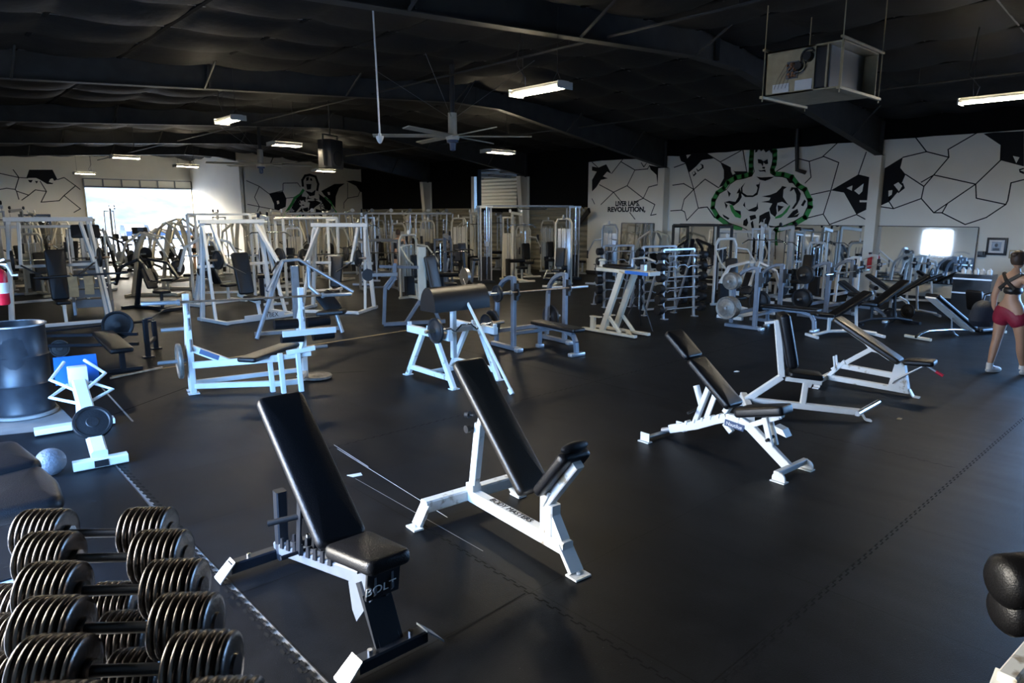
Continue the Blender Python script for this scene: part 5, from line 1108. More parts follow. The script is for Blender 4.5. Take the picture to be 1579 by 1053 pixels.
for s_, w0 in ((-1, V((.04, -.27, .86))), (1, V((.06, .32, .88)))):
    vs = [w0, w0 + V((.01, 0, -.06))]; ed = [(0, 1)]; ra = [.026, (.038, .018)]
    for k in range(4):
        b_ = len(vs); off = (k - 1.5) * .019; ln = (.032, .036, .034, .027)[k]
        vs += [w0 + V((.01 + off, 0, -.09)), w0 + V((.02 + off, -s_ * .012, -.09 - ln)), w0 + V((.02 + off, -s_ * .035, -.09 - ln * 1.5))]; ed += [(1, b_), (b_, b_ + 1), (b_ + 1, b_ + 2)]; ra += [.010, .0085, .0075]
    b_ = len(vs); vs += [w0 + V((.045, -s_ * .01, -.04)), w0 + V((.06, -s_ * .025, -.075))]; ed += [(1, b_), (b_, b_ + 1)]; ra += [.011, .009]
    skin_obj('hand', [pw(*v) for v in vs], ed, ra, 'skin', t, sub=1)
# clothing: follows the body as slightly larger skins
skin_obj('shorts', [pw(*Jn['pel']), pw(0, .02, 1.02), pw(*Jn['hL']), pw(-.0, -.115, .66), pw(*Jn['hR']), pw(.04, .155, .66)], [(0, 1), (0, 2), (2, 3), (0, 4), (4, 5)], [(.185, .145), (.165, .125), (.125, .135), (.12, .125), (.125, .135), (.12, .125)], 'crimson', t)
skin_obj('top', [pw(0, .02, 1.13), pw(0, .02, 1.20), pw(.01, .02, 1.27)], [(0, 1), (1, 2)], [(.175, .125), (.185, .13), (.17, .12)], 'black', t, sub=1)
mb = MB()
for s_ in (-1, 1): mb.bar(pw(-.108, .02 + s_ * .115, 1.22), pw(-.112, .02 - s_ * .02, 1.34), .05, .03, up=-HD); mb.bar(pw(-.112, .02 - s_ * .02, 1.34), pw(-.05, .02 - s_ * .13, 1.435), .05, .03, up=-HD); mb.bar(pw(-.05, .02 - s_ * .13, 1.435), pw(.05, .02 - s_ * .13, 1.42), .05, .02)
mb.build('back_straps', 'black', t)
for nm2, (f0, s0_), z in (('shoe', (-.02, -.105), .03), ('shoe', (.30, .14), .035)):
    sh = MB().ball((0, 0, 0), .1, 16, (1.35, .5, .55)); bmesh.ops.bisect_plane(sh.bm, geom=sh.bm.verts[:] + sh.bm.edges[:] + sh.bm.faces[:], plane_co=(0, 0, -.03), plane_no=(0, 0, 1), clear_inner=True)
    bmesh.ops.transform(sh.bm, matrix=Matrix.Translation(pw(f0, s0_, z + .005)) @ hrot, verts=sh.bm.verts); sh.build(nm2, 'shoe', t)
for a_, z in (((-.10, -.10), .10), ((.22, .13), .12)): MB().tube([pw(*a_, z - .04), pw(*a_, z + .045)], .045, 12).build('sock', 'paper', t)
# bags
dB = ray(1510, 480); PB_ = O_ + pw(.02, -.42, .78)
t = thing('duffel_bag', 'dark shapeless bag hanging at the left side of the walking person', 'bag', PB_)
bg_ = MB().ball((0, 0, 0), .2, 20, (1.2, .85, 1.15))
for v in bg_.bm.verts:
    v.co += V((.02 * math.sin(v.co.z * 30), .02 * math.sin(v.co.x * 25), 0)); v.co.x *= 1 - v.co.z * 1.2
    if v.co.z < -.15: v.co.z = -.15 - (v.co.z + .15) * .2
bg_.build('bag_body', mat('bag_cloth', (.012, .018, .03), .75, bump=.5), t); MB().tube([(0, .03, .18), (.1, .03, .3), V(pw(.02, .22, .05)) + V((0, 0, .35)), V(pw(.0, .26, .62))], .014, 8).build('shoulder_strap', 'black', t)
P2 = O_ + pw(.06, .46, .62); t = thing('backpack', 'small black bag with a hanging strap at the right edge beside the walking person', 'bag', P2)
MB().ball((0, 0, 0), .15, 16, (1, .8, 1.2)).build('bag_body', 'black', t); MB().tube([(0, 0, -.1), (-.03, -.04, -.22), (-.02, -.02, -.34)], .012).build('strap', 'black', t); MB().tube([(0, 0, .12), (-.03, -.03, .24), (0, -.0, .15)], .01).build('handle', 'black', t)

# ================================================================ RIGHT EDGE BITS
P = G(1590, 960, .5); t = thing('roller_machine', 'dark padded roller machine cut off by the right edge near the bottom', 'exercise machine', (P.x, P.y, 0))
for px_, py_, z in ((1600, 950, .60), (1602, 905, .84)):
    q_ = G(px_, py_, z) - V((P.x, P.y, 0)); MB().lathe(q_ + V((-.08, .12, 0)), (.75, -.6, .05), [(0, .05), (.012, .085), (.035, .105), (.365, .105), (.39, .085), (.4, .05)], 20).build('roller_pad', 'vinyl', t)
q_ = G(1592, 905, .62) - V((P.x, P.y, 0)); MB().bar(q_ + V((.2, -.1, -.55)), q_ + V((.2, -.1, .3)), .06, .06).build('upright', 'silver', t)
q_ = G(1552, 1050, .06) - V((P.x, P.y, 0)); mb = MB().bar(q_, q_ + V((.5, -.05, .03)), .08, .07); mb.bar(q_ + V((-.02, 0, -.04)), q_ + V((.07, 0, .0)), .12, .02); mb.build('foot', 'worn_white', t)
# wall things by the mirrors
def onwall(px, py, w_, h_, dpt, m, nm3, lab, cat):
    P = onX(px, py, XR - dpt / 2 - .002); t = thing(nm3, lab, cat, P); MB().box((0, 0, 0), (dpt, w_, h_), 0, .006).build('body', m, t); return t
t = onwall(1537, 380, .42, .42, .06, 'black', 'framed_picture', 'black framed picture on the right wall above the walking person', 'picture')
MB().box((-.032, 0, 0), (.006, .31, .31)).build('picture_mat', 'paper', t); 
pr_ = MB().box((-.036, 0, 0), (.004, .2, .22)).build('picture_print', 'galv_dark', t)
mb = MB().ball((-.039, 0, .03), .045, 10, (.05, .8, 1)); mb.box((-.039, 0, -.07), (.003, .14, .06)); mb.build('portrait', 'black', pr_)
t = onwall(1561, 392, .13, .2, .05, 'galv', 'thermostat', 'small grey wall box to the right of the framed picture', 'wall box'); MB().box((-.028, 0, .03), (.006, .08, .07)).build('screen', 'paper', t)
t = onwall(1514, 392, .16, .14, .12, 'black', 'wall_bracket', 'small black bracket on the wall between mirror and framed picture', 'bracket'); MB().box((-.1, 0, .03), (.08, .1, .08)).build('holder', 'black', t)
P = onX(1344, 358, XR - .26); t = thing('wall_sign', 'small vertical sign with reddish marks on the white column between the mirrors', 'sign', P); MB().box((0, 0, 0), (.01, .14, .42)).build('sign_plate', 'paper', t)
mb = MB(); mb.box((-.007, 0, 0), (.003, .11, .38)); mb.build('sign_field', 'copper', t); mb = MB(); mb.box((-.01, 0, 0), (.003, .05, .30)); mb.build('sign_panel', 'black', t)
P = onX(1341, 402, XR - .34); t = thing('fire_extinguisher', 'small red fire extinguisher on the white column between the mirrors', 'fire extinguisher', P - V((0, 0, .2))); MB().lathe((0, 0, 0), (0, 0, 1), [(0, .06), (.3, .06), (.34, .03), (.38, .03)], 16).build('cylinder', 'red', t); MB().box((0, 0, .40), (.05, .07, .05)).build('valve', 'black', t)
# dark cabinet with towels beside the person
P = onX(1520, 470, XR - 1.2); t = thing('supply_shelf', 'dark shelf unit with white items on top behind the walking person', 'shelf', (17.2, 4.05, 0))
mb = MB(); mb.box((0, 0, .5), (.45, .7, 1.0)); mb.build('cabinet', 'glass_dark', t, smooth=False)
MB().box((-.235, 0, .9), (.06, .7, .03)).build('shelf_lip', 'silver', t); MB().box((-.235, 0, .6), (.06, .7, .03)).build('shelf_lip', 'silver', t)
for k in range(5): tag(MB().lathe((17.2 - .05 * (k % 2), 3.80 + k * .12, 1.001), (0, 0, 1), [(0, .045), (.08, .045), (.10, .02), (.12, .02)], 10).build('bottle', 'paper'), 'pale bottle on the dark shelf unit, %s' % ('furthest right', 'second from the right', 'in the middle', 'second from the left', 'furthest left')[k], 'bottle', 'bottles on the dark shelf unit')
# ================================================================ MACHINE LIBRARY FOR THE MIDDLE AND BACK OF THE HALL
def iso_press(loc, rz, label, m='white', group=None, W_=1.5, H_=2.05, pl='plate', pad='vinyl', arms=1, D=1.3):
    t = thing('chest_press_machine', label, 'exercise machine', loc, rz, group); w2 = W_ / 2
    for s_ in (-1, 1):
        MB().bar((s_ * w2, .35, 0), (s_ * w2 * .80, .35, H_), .07, .09).build('upright', m, t)
        MB().bar((s_ * w2, -.2, 0), (s_ * w2 * .82, .30, H_ * .95), .06, .07).build('front_strut', m, t)
        mb = MB().bar((s_ * w2, -D / 2, .04), (s_ * w2, .5, .04), .07, .07); mb.build('skid', m, t)
        if arms:
            a = (s_ * w2 * .62, .25, H_ - .08); b = (s_ * w2 * .72, -.35, H_ * .58); c = (s_ * w2 * .36, -.55, H_ * .48)
            ar = MB().path([a, b], .06, .09).build('press_arm', m, t); MB().tube([b, c], .018).build('handle', 'black', ar)
            MB().lathe((b[0], b[1] + .1, b[2] + .1), (s_, 0, 0), [(0, .024), (.32, .024)], 10).build('plate_peg', 'rusty', t)
            if pl and s_ in ((-1, 1) if pl != 'left' else (-1,)): plate_part((b[0] + s_ * .12, b[1] + .1, b[2] + .1), (s_, 0, 0), .2, t)
    MB().bar((-w2 * .9, .33, H_), (w2 * .9, .33, H_), .08, .09).build('top_beam', m, t)
    MB().bar((-w2, .35, H_ * .55), (w2, .35, H_ * .55), .05, .06).build('middle_beam', m, t)
    mb = MB().bar((-w2, -D * .45, .04), (w2, -D * .45, .04), .07, .07); mb.build('base_beam', m, t)
    MB().bar((0, .3, .5), (0, -.5, .38), .06, .08).build('seat_rail', m, t); MB().bar((0, -.42, .4), (0, -.5, .04), .06, .06).build('seat_post', m, t)
    padS((0, .12, 1.28), (0, -.08, .56), .30, .08, (0, -1, .25), w2=.26).build('backrest', pad, t)
    padS((0, -.08, .50), (0, -.50, .50), .30, .08, (0, 0, 1), w2=.26).build('seat', pad, t)
    return t
def plate_part(P, ax, R_, t, m='plate'):
    return MB().lathe(P, ax, [(-.02 + a, r_) for a, r_ in plate_prof(R_, .045)], 20).build('loaded_plate', m, t)
def stack(t, x, y, z0, h, rods=1.5, w_=.26, d=.12, m='black', ang=0):
    s_ = MB(); s_.box((x, y, z0 + h / 2), (w_, d, h)); o = s_.build('weight_stack', m, t, smooth=False)
    for dx in (-.08, .08): MB().tube([(x + dx, y, z0), (x + dx, y, z0 + rods)], .010, 8).build('guide_rod', 'chrome', o)
    MB().tube([(x, y, z0 + h), (x, y, z0 + rods)], .005, 5).build('cable', 'black', o)
    return o
def lat_tower(loc, rz, label, m='cream', group=None, H_=2.25, shroud=None, bar=1, seat=1):
    t = thing('lat_pulldown_machine', label, 'exercise machine', loc, rz, group)
    MB().path([(0, .25, 0), (0, .25, H_), (0, -.45, H_ - .05)], .07, .09).build('mast', m, t)
    for s_ in (-1, 1): MB().bar((s_ * .25, .5, 0), (s_ * .22, .5, H_ * .93), .05, .05).build('stack_post', m, t)
    mb = MB().bar((-.25, .5, H_ * .93), (.25, .5, H_ * .93), .05, .05); mb.build('stack_cap', m, t)
    MB().bar((-.35, .5, .03), (.35, .5, .03), .07, .06).build('rear_foot', m, t); MB().bar((0, .5, .04), (0, -.8, .04), .07, .07).build('base_rail', m, t); MB().bar((-.3, -.8, .03), (.3, -.8, .03), .07, .06).build('front_foot', m, t)
    if shroud: MB().box((0, .54, .85), (.36, .02, 1.5)).build('shroud', shroud, t)
    stack(t, 0, .44, .12, .6, H_ * .8)
    for y_ in (.4, -.42): MB().lathe((-.02, y_, H_ + .07), (1, 0, 0), [(0, .05), (.008, .06), (.032, .06), (.04, .05)], 16).build('pulley', 'paper' if m == 'cream' else 'rubber', t)
    if bar:
        MB().tube([(-.55, -.45, H_ - .50), (-.40, -.45, H_ - .40), (.40, -.45, H_ - .40), (.55, -.45, H_ - .50)], .014).build('pull_bar', 'chrome', t)
        MB().tube([(0, -.45, H_ - .05), (0, -.45, H_ - .4)], .005, 5).build('cable', 'black', t)
    if seat:
        MB().bar((0, -.45, .05), (0, -.45, .42), .06, .06).build('seat_post', m, t); padS((0, -.25, .50), (0, -.62, .50), .30, .08, (0, 0, 1)).build('seat', 'vinyl', t)
        MB().bar((0, -.05, .05), (0, -.05, .66), .05, .05).build('knee_post', m, t)
        MB().lathe((-.28, -.12, .68), (1, 0, 0), [(0, .03), (0, .06), (.56, .06), (.56, .03)], 14).build('knee_roller', 'vinyl', t)
    return t
def select_machine(loc, rz, label, m='cream', group=None, H_=1.7, shroud='cream', kind=0):
    """seated selectorised machine: enclosed stack behind, seat with roller arms in front"""
    t = thing('weight_stack_machine', label, 'exercise machine', loc, rz, group)
    for s_ in (-1, 1): MB().tube([(s_ * .27, .45, 0), (s_ * .27, .45, H_ - .15), (s_ * .20, .45, H_), (0, .45, H_ + .01)], .035, 10).build('arch_tube', m, t)
    if shroud: MB().box((0, .50, H_ * .48), (.44, .02, H_ * .75), 0, .008).build('shroud', shroud, t)
    stack(t, 0, .44, .10, .5, H_ * .85)
    MB().bar((0, .45, .05), (0, -.7, .05), .07, .07).build('base_rail', m, t); MB().bar((-.33, -.68, .03), (.33, -.68, .03), .07, .06).build('front_foot', m, t); MB().bar((-.33, .45, .03), (.33, .45, .03), .07, .06).build('rear_foot', m, t)
    MB().bar((0, .05, .05), (0, .18, 1.15), .06, .07).build('back_post', m, t)
    padS((0, .10, 1.20), (0, .0, .60), .30, .08, (0, -1, .15)).build('backrest', 'vinyl', t); padS((0, .0, .53), (0, -.42, .53), .32, .08, (0, 0, 1)).build('seat', 'vinyl', t); MB().bar((0, -.25, .05), (0, -.25, .45), .06, .06).build('seat_post', m, t)
    for s_ in (-1, 1):
        if kind == 0:   # chest arms
            MB().tube([(s_ * .12, .2, 1.45), (s_ * .42, .15, 1.40), (s_ * .45, -.2, 1.1), (s_ * .40, -.42, .95)], .022).build('swing_arm', m, t); MB().tube([(s_ * .40, -.42, .82), (s_ * .40, -.42, 1.08)], .022).build('grip', 'rubber', t)
        elif kind == 1:  # leg rollers
            MB().tube([(s_ * .30, -.35, .50), (s_ * .30, -.62, .30)], .022).build('leg_arm', m, t); MB().lathe((s_ * .05, -.66, .26), (s_, 0, 0), [(0, .05), (.26, .05)], 12).build('leg_roller', 'vinyl', t)
        else:
            MB().tube([(s_ * .25, .1, 1.2), (s_ * .5, .05, 1.25), (s_ * .55, -.3, 1.35)], .022).build('swing_arm', m, t); MB().lathe((s_ * .55, -.3, 1.2), (0, 0, 1), [(0, .05), (.28, .05)], 12).build('arm_pad', 'vinyl', t)
    MB().tube([(-.24, -.1, .48), (-.24, -.1, .62), (-.24, -.25, .62)], .014).build('side_grip', 'rubber', t); MB().tube([(.24, -.1, .48), (.24, -.1, .62), (.24, -.25, .62)], .014).build('side_grip', 'rubber', t)
    MB().lathe((-.02, .4, H_ + .08), (1, 0, 0), [(0, .06), (.035, .06)], 16).build('pulley', 'paper', t)
    return t
def cable_cross(A, B, label, m='chrome', H_=2.45, body='black_paint'):
    f = Frame(A, B); t = thing('cable_crossover', label, 'cable machine', f.o, f.rz)
    for x0 in (0, f.L):
        for dx in (-.18, .18):
            for dy in (-.12, .12): MB().bar((x0 + dx, dy, .02), (x0 + dx, dy, H_), .045, .045).build('tower_post', 'silver', t)
        MB().box((x0, 0, .05), (.5, .5, .08)).build('tower_base', body, t); MB().box((x0, 0, H_), (.46, .34, .06)).build('tower_cap', 'silver', t)
        for s_ in (-1, 1): stack(t, x0 + s_ * .08, 0, .12, .75, H_ * .9, w_=.14, d=.18)
        MB().tube([(x0, -.2, .1), (x0, -.2, H_)], .022).build('slide_rail', 'chrome', t); MB().box((x0, -.22, 1.3), (.1, .08, .16)).build('pulley_carriage', 'silver', t)
    MB().bar((0, 0, H_ + .02), (f.L, 0, H_ + .02), .07, .07).build('top_beam', 'grey', t)
    MB().tube([(f.L * .35, -.05, H_), (f.L * .35, -.3, H_ - .08), (f.L * .65, -.3, H_ - .08), (f.L * .65, -.05, H_)], .018).build('pull_up_bar', 'chrome', t)
    return t
def rack_row(A, B, n, label, H_=2.25, m='silver'):
    """long multi-station cable gym: inclined tube pairs under one top beam"""
    f = Frame(A, B); t = thing('multi_station_gym', label, 'cable machine', f.o, f.rz)
    MB().bar((-.2, 0, H_), (f.L + .2, 0, H_), .07, .08).build('top_beam', m, t); MB().bar((-.2, 0, .05), (f.L + .2, 0, .05), .08, .08).build('base_beam', m, t)
    for k in range(n):
        x = f.L * k / (n - 1); lean = .14 * (-1) ** k
        for dx in (-.12, .12): MB().tube([(x + dx, 0, .05), (x + dx + lean, 0, H_)], .022, 8).build('slanted_tube', m if k % 3 else 'chrome', t)
        stack(t, x, .18, .1, .65, H_ * .85, w_=.2); MB().tube([(x - .22, .05, H_ - .25), (x - .22, .05, H_ + .02), (x - .1, .05, H_ + .10), (x + .1, .05, H_ + .1)], .018).build('curved_tube', 'cream', t)
        if k % 2: padS((x, -.35, .5), (x, -.75, .5), .28, .08, (0, 0, 1)).build('seat', 'vinyl', t); MB().bar((x, -.55, 0), (x, -.55, .42), .06, .06).build('seat_post', m, t)
        MB().lathe((x, -.02, H_ + .12), (0, 1, 0), [(0, .07), (.03, .07)], 14).build('pulley', 'paper' if k % 2 else 'galv_dark', t)
    return t
def lever_machine(loc, rz, label, m='cream', group=None, H_=1.75, pl=1, k=0):
    """plate loaded lever machine: leaning mast, crossing arms"""
    t = thing('lever_machine', label, 'exercise machine', loc, rz, group)
    MB().bar((-.35, .4, .04), (.35, .4, .04), .08, .07).build('rear_foot', m, t); MB().bar((0, .4, .04), (0, -.9, .04), .08, .08).build('base_rail', m, t); MB().bar((-.3, -.9, .04), (.3, -.9, .04), .08, .07).build('front_foot', m, t)
    MB().path([(0, .35, .05), (0, .1, H_ * .75), (0, -.1, H_)], .08, .10, up=(1, 0, 0)).build('mast', m, t)
    for s_ in (-1, 1):
        a = MB().path([(s_ * .12, -.05, H_), (s_ * .38, .25, H_ * .85), (s_ * .42, .45, H_ * .5)], .055, .07, up=(1, 0, 0)).build('rear_arm', m, t)
        MB().path([(s_ * .12, -.05, H_), (s_ * .32, -.5, H_ * .92), (s_ * .36, -.78, H_ * .62)], .055, .07, up=(1, 0, 0)).build('front_arm', m, t)
        MB().tube([(s_ * .36, -.78, H_ * .62), (s_ * .15, -.82, H_ * .58)], .016).build('grip', 'rubber', t)
        MB().lathe((s_ * .42, .42, H_ * .55), (s_, 0, 0), [(0, .024), (.3, .024)], 10).build('plate_peg', 'silver', t)
        if pl and (pl == 2 or s_ > 0): plate_part((s_ * .52, .42, H_ * .55), (s_, 0, 0), .2, t)
    padS((0, -.12, .98), (0, -.35, .52), .28, .07, (0, -1, .3)).build('chest_pad', 'vinyl', t); padS((0, -.45, .48), (0, -.8, .48), .28, .07, (0, 0, 1)).build('seat', 'vinyl', t); MB().bar((0, -.6, .05), (0, -.6, .42), .06, .06).build('seat_post', m, t)
    return t
def smith(loc, rz, label, m='white', group=None, W_=1.5, H_=2.2, bar='chrome'):
    t = thing('power_rack', label, 'rack', loc, rz, group); w2 = W_ / 2
    for s_ in (-1, 1):
        for y_ in (-.4, .4): MB().bar((s_ * w2, y_, 0), (s_ * w2, y_, H_), .06, .07).build('upright', m, t)
        for z in (.06, H_ * .5, H_ - .05): MB().bar((s_ * w2, -.4, z), (s_ * w2, .4, z), .05, .06).build('side_rail', m, t)
    for y_ in (-.4, .4): MB().bar((-w2, y_, H_), (w2, y_, H_), .06, .06).build('top_rail', m, t)
    MB().bar((-w2, .4, .06), (w2, .4, .06), .05, .06).build('rear_rail', m, t)
    MB().tube([(-w2 - .35, -.46, 1.15), (w2 + .35, -.46, 1.15)], .015).build('rack_bar', bar, t)
    for s_ in (-1, 1): plate_part((s_ * (w2 + .2), -.46, 1.15), (s_, 0, 0), .2, t)
    return t
def treadmill(loc, rz, label, group=None, m='black_paint'):
    t = thing('treadmill', label, 'treadmill', loc, rz, group)
    MB().box((0, 0, .12), (.8, 1.7, .14), 0, .03).build('deck', m, t); MB().box((0, 0, .2), (.5, 1.5, .02)).build('belt', 'rubber', t)
    for s_ in (-1, 1): MB().bar((s_ * .36, .65, .15), (s_ * .36, .85, 1.35), .06, .1).build('upright', 'silver', t); MB().tube([(s_ * .36, .85, 1.05), (s_ * .36, .3, 1.0)], .02).build('handrail', 'rubber', t)
    MB().pad((0, .82, 1.30), (0, .95, 1.62), .78, .08, (0, -1, .4)).build('console', m, t); MB().box((0, .83, 1.5), (.3, .02, .18)).build('screen', 'dark_blue', t); return t
def bike(loc, rz, label, group=None, m='black_paint'):
    t = thing('exercise_bike', label, 'exercise bike', loc, rz, group)
    MB().bar((-.25, -.5, .04), (.25, -.5, .04), .07, .07).build('rear_foot', m, t); MB().bar((-.25, .5, .04), (.25, .5, .04), .07, .07).build('front_foot', m, t)
    MB().path([(0, -.5, .06), (0, 0, .3), (0, .5, .06)], .08, .1).build('frame', m, t); MB().lathe((-.05, .3, .42), (1, 0, 0), [(0, .27), (.1, .27)], 24).build('flywheel', 'silver', t)
    MB().bar((0, -.1, .3), (0, -.25, .92), .06, .06).build('seat_post', 'silver', t); MB().pad((0, -.42, .97), (0, -.08, .97), .24, .07, w2=.12).build('saddle', 'vinyl', t)
    MB().bar((0, .3, .4), (0, .42, 1.2), .06, .08).build('handle_post', m, t); MB().tube([(-.25, .25, 1.2), (-.25, .42, 1.22), (.25, .42, 1.22), (.25, .25, 1.2)], .018).build('handlebar', 'rubber', t); MB().pad((0, .46, 1.2), (0, .5, 1.42), .26, .05, (0, -1, .2)).build('console', m, t)
    MB().tube([(-.16, 0, .22), (-.16, .12, .38), (.16, .12, .38), (.16, .24, .52)], .015).build('crank', 'silver', t); return t
def A(px, py): return G(px, py)
def faceCam(P, off=0): return math.atan2(P.y, P.x) - PI / 2 + off     # machine front (its -y side) turned towards the viewer, plus offset
def put(fn, px, py, off, label, **k):
    P = A(px, py); return fn(P, faceCam(P, off), label, **k)
# ---- left cluster
t = put(iso_press, 98, 497, .1, 'tall white incline press with a long black backrest behind the black flat bench', m='white', W_=1.75, H_=2.15, pl='plate')
for ch in t.children:
    if ch.name.startswith('backrest'): ch.scale = (1.25, 1, 1.45); ch.location.z = -.32
# tan wraps hanging from a black bar
P = G(130, 498); t = thing('hanging_wraps', 'two tan cloth wraps hanging over a black bar beside the tall black backrest', 'wrap', (P.x, P.y, 0), 0)
zb_ = hgt(130, 426, (P.x, P.y)); fr_ = Frame(G(105, 498), G(160, 498))
for s_, ln in ((-.12, .42), (.16, .38)):
    mb = MB(); pts = [(s_, -.03, zb_ - ln), (s_ + .01, -.05, zb_ - ln * .5), (s_, -.03, zb_), (s_ + .02, .03, zb_ + .01), (s_ + .03, .05, zb_ - ln * .45)]
    mb.path(pts, .17, .025, up=(0, -1, .1)); o = mb.build('wrap_loop', 'tan', t); o.rotation_euler = (0, 0, -.25)
tag(MB().tube([(0, 0, 0), (1.6, -.55, .06)], .022).build('long_bar', 'black'), 'black bar carrying the tan wraps across the left machines', 'bar').location = V((P.x - .75, P.y + .25, zb_ - .01))
P = G(150, 492); t = thing('stair_climber', 'pale blue-grey stair climber with broad steps behind the tan wraps', 'exercise machine', P + V((.25, 1.5, 0)), faceCam(P))
MB().poly([(-.4, -.6, 0), (-.4, -.6, .3), (-.4, .5, 1.25), (-.4, .8, 1.25), (-.4, .8, 0)], (.06, 0, 0)).build('side_panel', 'silver', t); MB().poly([(.34, -.6, 0), (.34, -.6, .3), (.34, .5, 1.25), (.34, .8, 1.25), (.34, .8, 0)], (.06, 0, 0)).build('side_panel', 'silver', t)
for k in range(5): MB().box((0, -.42 + k * .2, .24 + k * .21), (.66, .22, .18)).build('step', 'galv_dark', t)
for s_ in (-1, 1): MB().tube([(s_ * .37, -.2, .6), (s_ * .37, .1, 1.75), (s_ * .37, .6, 1.9)], .022).build('handrail', 'white', t)
MB().pad((0, .62, 1.7), (0, .75, 2.0), .6, .08, (0, -1, .4)).build('console', 'black', t)
put(lat_tower, 14, 452, .2, 'grey lat tower with black pulleys at the far left edge', m='silver', H_=2.5)
put(lat_tower, 40, 430, -.5, 'dark capped cable tower just below the far blue doorway', m='galv_dark', H_=2.4)
put(select_machine, 70, 455, .4, 'cream seated machine with round white shroud behind the tall incline press', kind=2)
put(smith, 60, 470, .25, 'white rack with a long horizontal rail at head height, far left', W_=2.0, H_=1.95)
put(iso_press, 118, 425, -.3, 'white twin arm press in the far row left of the roll-up door', m='cream', W_=1.6)
put(treadmill, 150, 408, .9, 'treadmill with dark console nearest the left side of the far roll-up door', group='cardio machines')
put(treadmill, 172, 405, .8, 'treadmill standing in the bright doorway, second from the left', group='cardio machines')
put(bike, 195, 412, .6, 'dark exercise bike in the bright doorway, nearer than the treadmills')
put(bike, 212, 420, .7, 'dark exercise bike beside the slanted cream levers')
put(lat_tower, 180, 398, .3, 'dark post with a square top silhouetted in the bright doorway', m='galv_dark', H_=2.6, bar=0, seat=0)
put(treadmill, 235, 402, .5, 'treadmill at the right half of the far roll-up door', group='cardio machines')
dkm = put(lever_machine, 226, 476, .6, 'black lever machine with grips between the white press and the cream levers', m='black_paint', H_=1.2)
put(lever_machine, 226, 456, 1.2, 'cream lever machine with long slanted arms, left one of the slanted row', m='cream', pl=1)
put(lever_machine, 248, 428, 1.1, 'cream lever machine with long slanted arms, second in the slanted row', m='cream', pl=0)
put(lever_machine, 268, 446, .9, 'tall cream lever machine with crossing arms and a big dark plate, in the slanted row', m='cream', H_=2.0, pl=2)
put(lever_machine, 288, 432, -.9, 'cream lever machine with arms raised to the right, in front of the door edge', m='cream', H_=2.1, pl=0)
put(lever_machine, 322, 470, 2.2, 'white lever machine with black plates just left of the Y shaped white press', m='white', pl=2, H_=1.7)
# ---- white presses behind the white bench press
P = G(382, 490); t = iso_press(P, faceCam(P, .55), 'big white chest press with a rounded black backrest, behind the white bench press', m='white', W_=1.7, H_=2.1)
for ch in t.children:
    if ch.name.startswith('backrest'): ch.scale = (1.35, 1, 1.25); ch.location.z = -.16
mb = MB().bar((-.5, -.70, .11), (.45, -.70, .11), .02, .1); mb.build('name_plate', 'white', t); text('CYBEX', .13, 'mural_black', t, (.1, -.712, .11), (PI / 2, 0, 0))['label'] = 'dark lettering on the base rail'
P = G(520, 478); iso_press(P, faceCam(P, -.45), 'white press with crossed slanted arms and black backrest, in the middle left', m='white', W_=1.6, H_=2.0)
put(smith, 478, 454, .3, 'white power rack with round dark weights beside the crossed arm press', W_=1.5, H_=2.15)
put(lat_tower, 415, 465, .2, 'white cable tower with a dark pad, right of the rounded black backrest', m='white', H_=2.2)
put(smith, 352, 456, -.2, 'white frame rack standing between the return wall and the chest press', W_=1.6, H_=2.25)
put(select_machine, 410, 440, .3, 'cream arch top machine below the left mural figure', kind=0, H_=2.0)
t = put(select_machine, 392, 425, -.2, 'cream machine with a blue ball resting above it', kind=1, H_=2.1)
Pb_ = onY(400, 337, 26.); tag(MB().ball((0, 0, 0), .22, 16).build('exercise_ball', 'dark_blue'), 'dark blue ball in front of the left mural, above the cream machines', 'ball').location = Pb_
tb_ = thing('storage_tower', 'cream storage tower with a shelf that carries the dark blue ball', 'shelf', (Pb_.x, Pb_.y, 0)); MB().box((0, 0, Pb_.z - .26), (.6, .5, .04)).build('shelf_board', 'cream', tb_)
for a_, b_ in ((-.26, -.2), (.26, -.2), (-.26, .2), (.26, .2)): MB().bar((a_, b_, 0), (a_, b_, Pb_.z - .28), .05, .05).build('post', 'cream', tb_)
# grey arched machine
fA = Frame(G(396, 524), G(528, 514)); t = thing('arched_lever_machine', 'grey tubular machine with a high arched bar, right behind the white bench press', 'exercise machine', fA.o, fA.rz); Wd = fA.L
pk = fA.p(445, 402, .3)
MB().tube([(0, 0, .02), (pk.x - .12, .3, pk.z - .02)], .04, 12).build('front_leg', 'silver', t); MB().tube([(Wd, 0, .02), (Wd - .12, .08, .5), (pk.x + .35, .3, pk.z - .5), (pk.x + .35, .3, pk.z)], .04, 12).build('front_leg', 'silver', t)
ra = fA.p(545, 450, -.1); MB().tube([(pk.x - .12, .3, pk.z), (pk.x + .18, .28, pk.z + .02), (ra.x, -.1, ra.z)], .03, 12).build('swing_arm', 'silver', t); la = fA.p(412, 449, 0); MB().tube([(pk.x - .12, .3, pk.z), (la.x, 0, la.z)], .03, 12).build('swing_arm', 'silver', t)
MB().bar((pk.x + .1, .34, .02), (pk.x + .1, .34, pk.z - .1), .12, .14).build('mast', 'silver', t); MB().bar((0, .3, .06), (Wd, .3, .06), .06, .07).build('base_rail', 'silver', t)
padS((pk.x + .55, .2, .78), (pk.x + .75, -.1, .45), .3, .08, (-.3, -1, .5)).build('backrest', 'vinyl', t); padS((pk.x + .4, -.05, .46), (pk.x + .9, -.25, .5), .3, .08, (0, 0, 1)).build('seat', 'vinyl', t)
MB().lathe((pk.x + .6, .45, pk.z - .2), (1, 0, 0), [(0, .1), (.05, .1)], 18).build('counterweight', 'black', t)
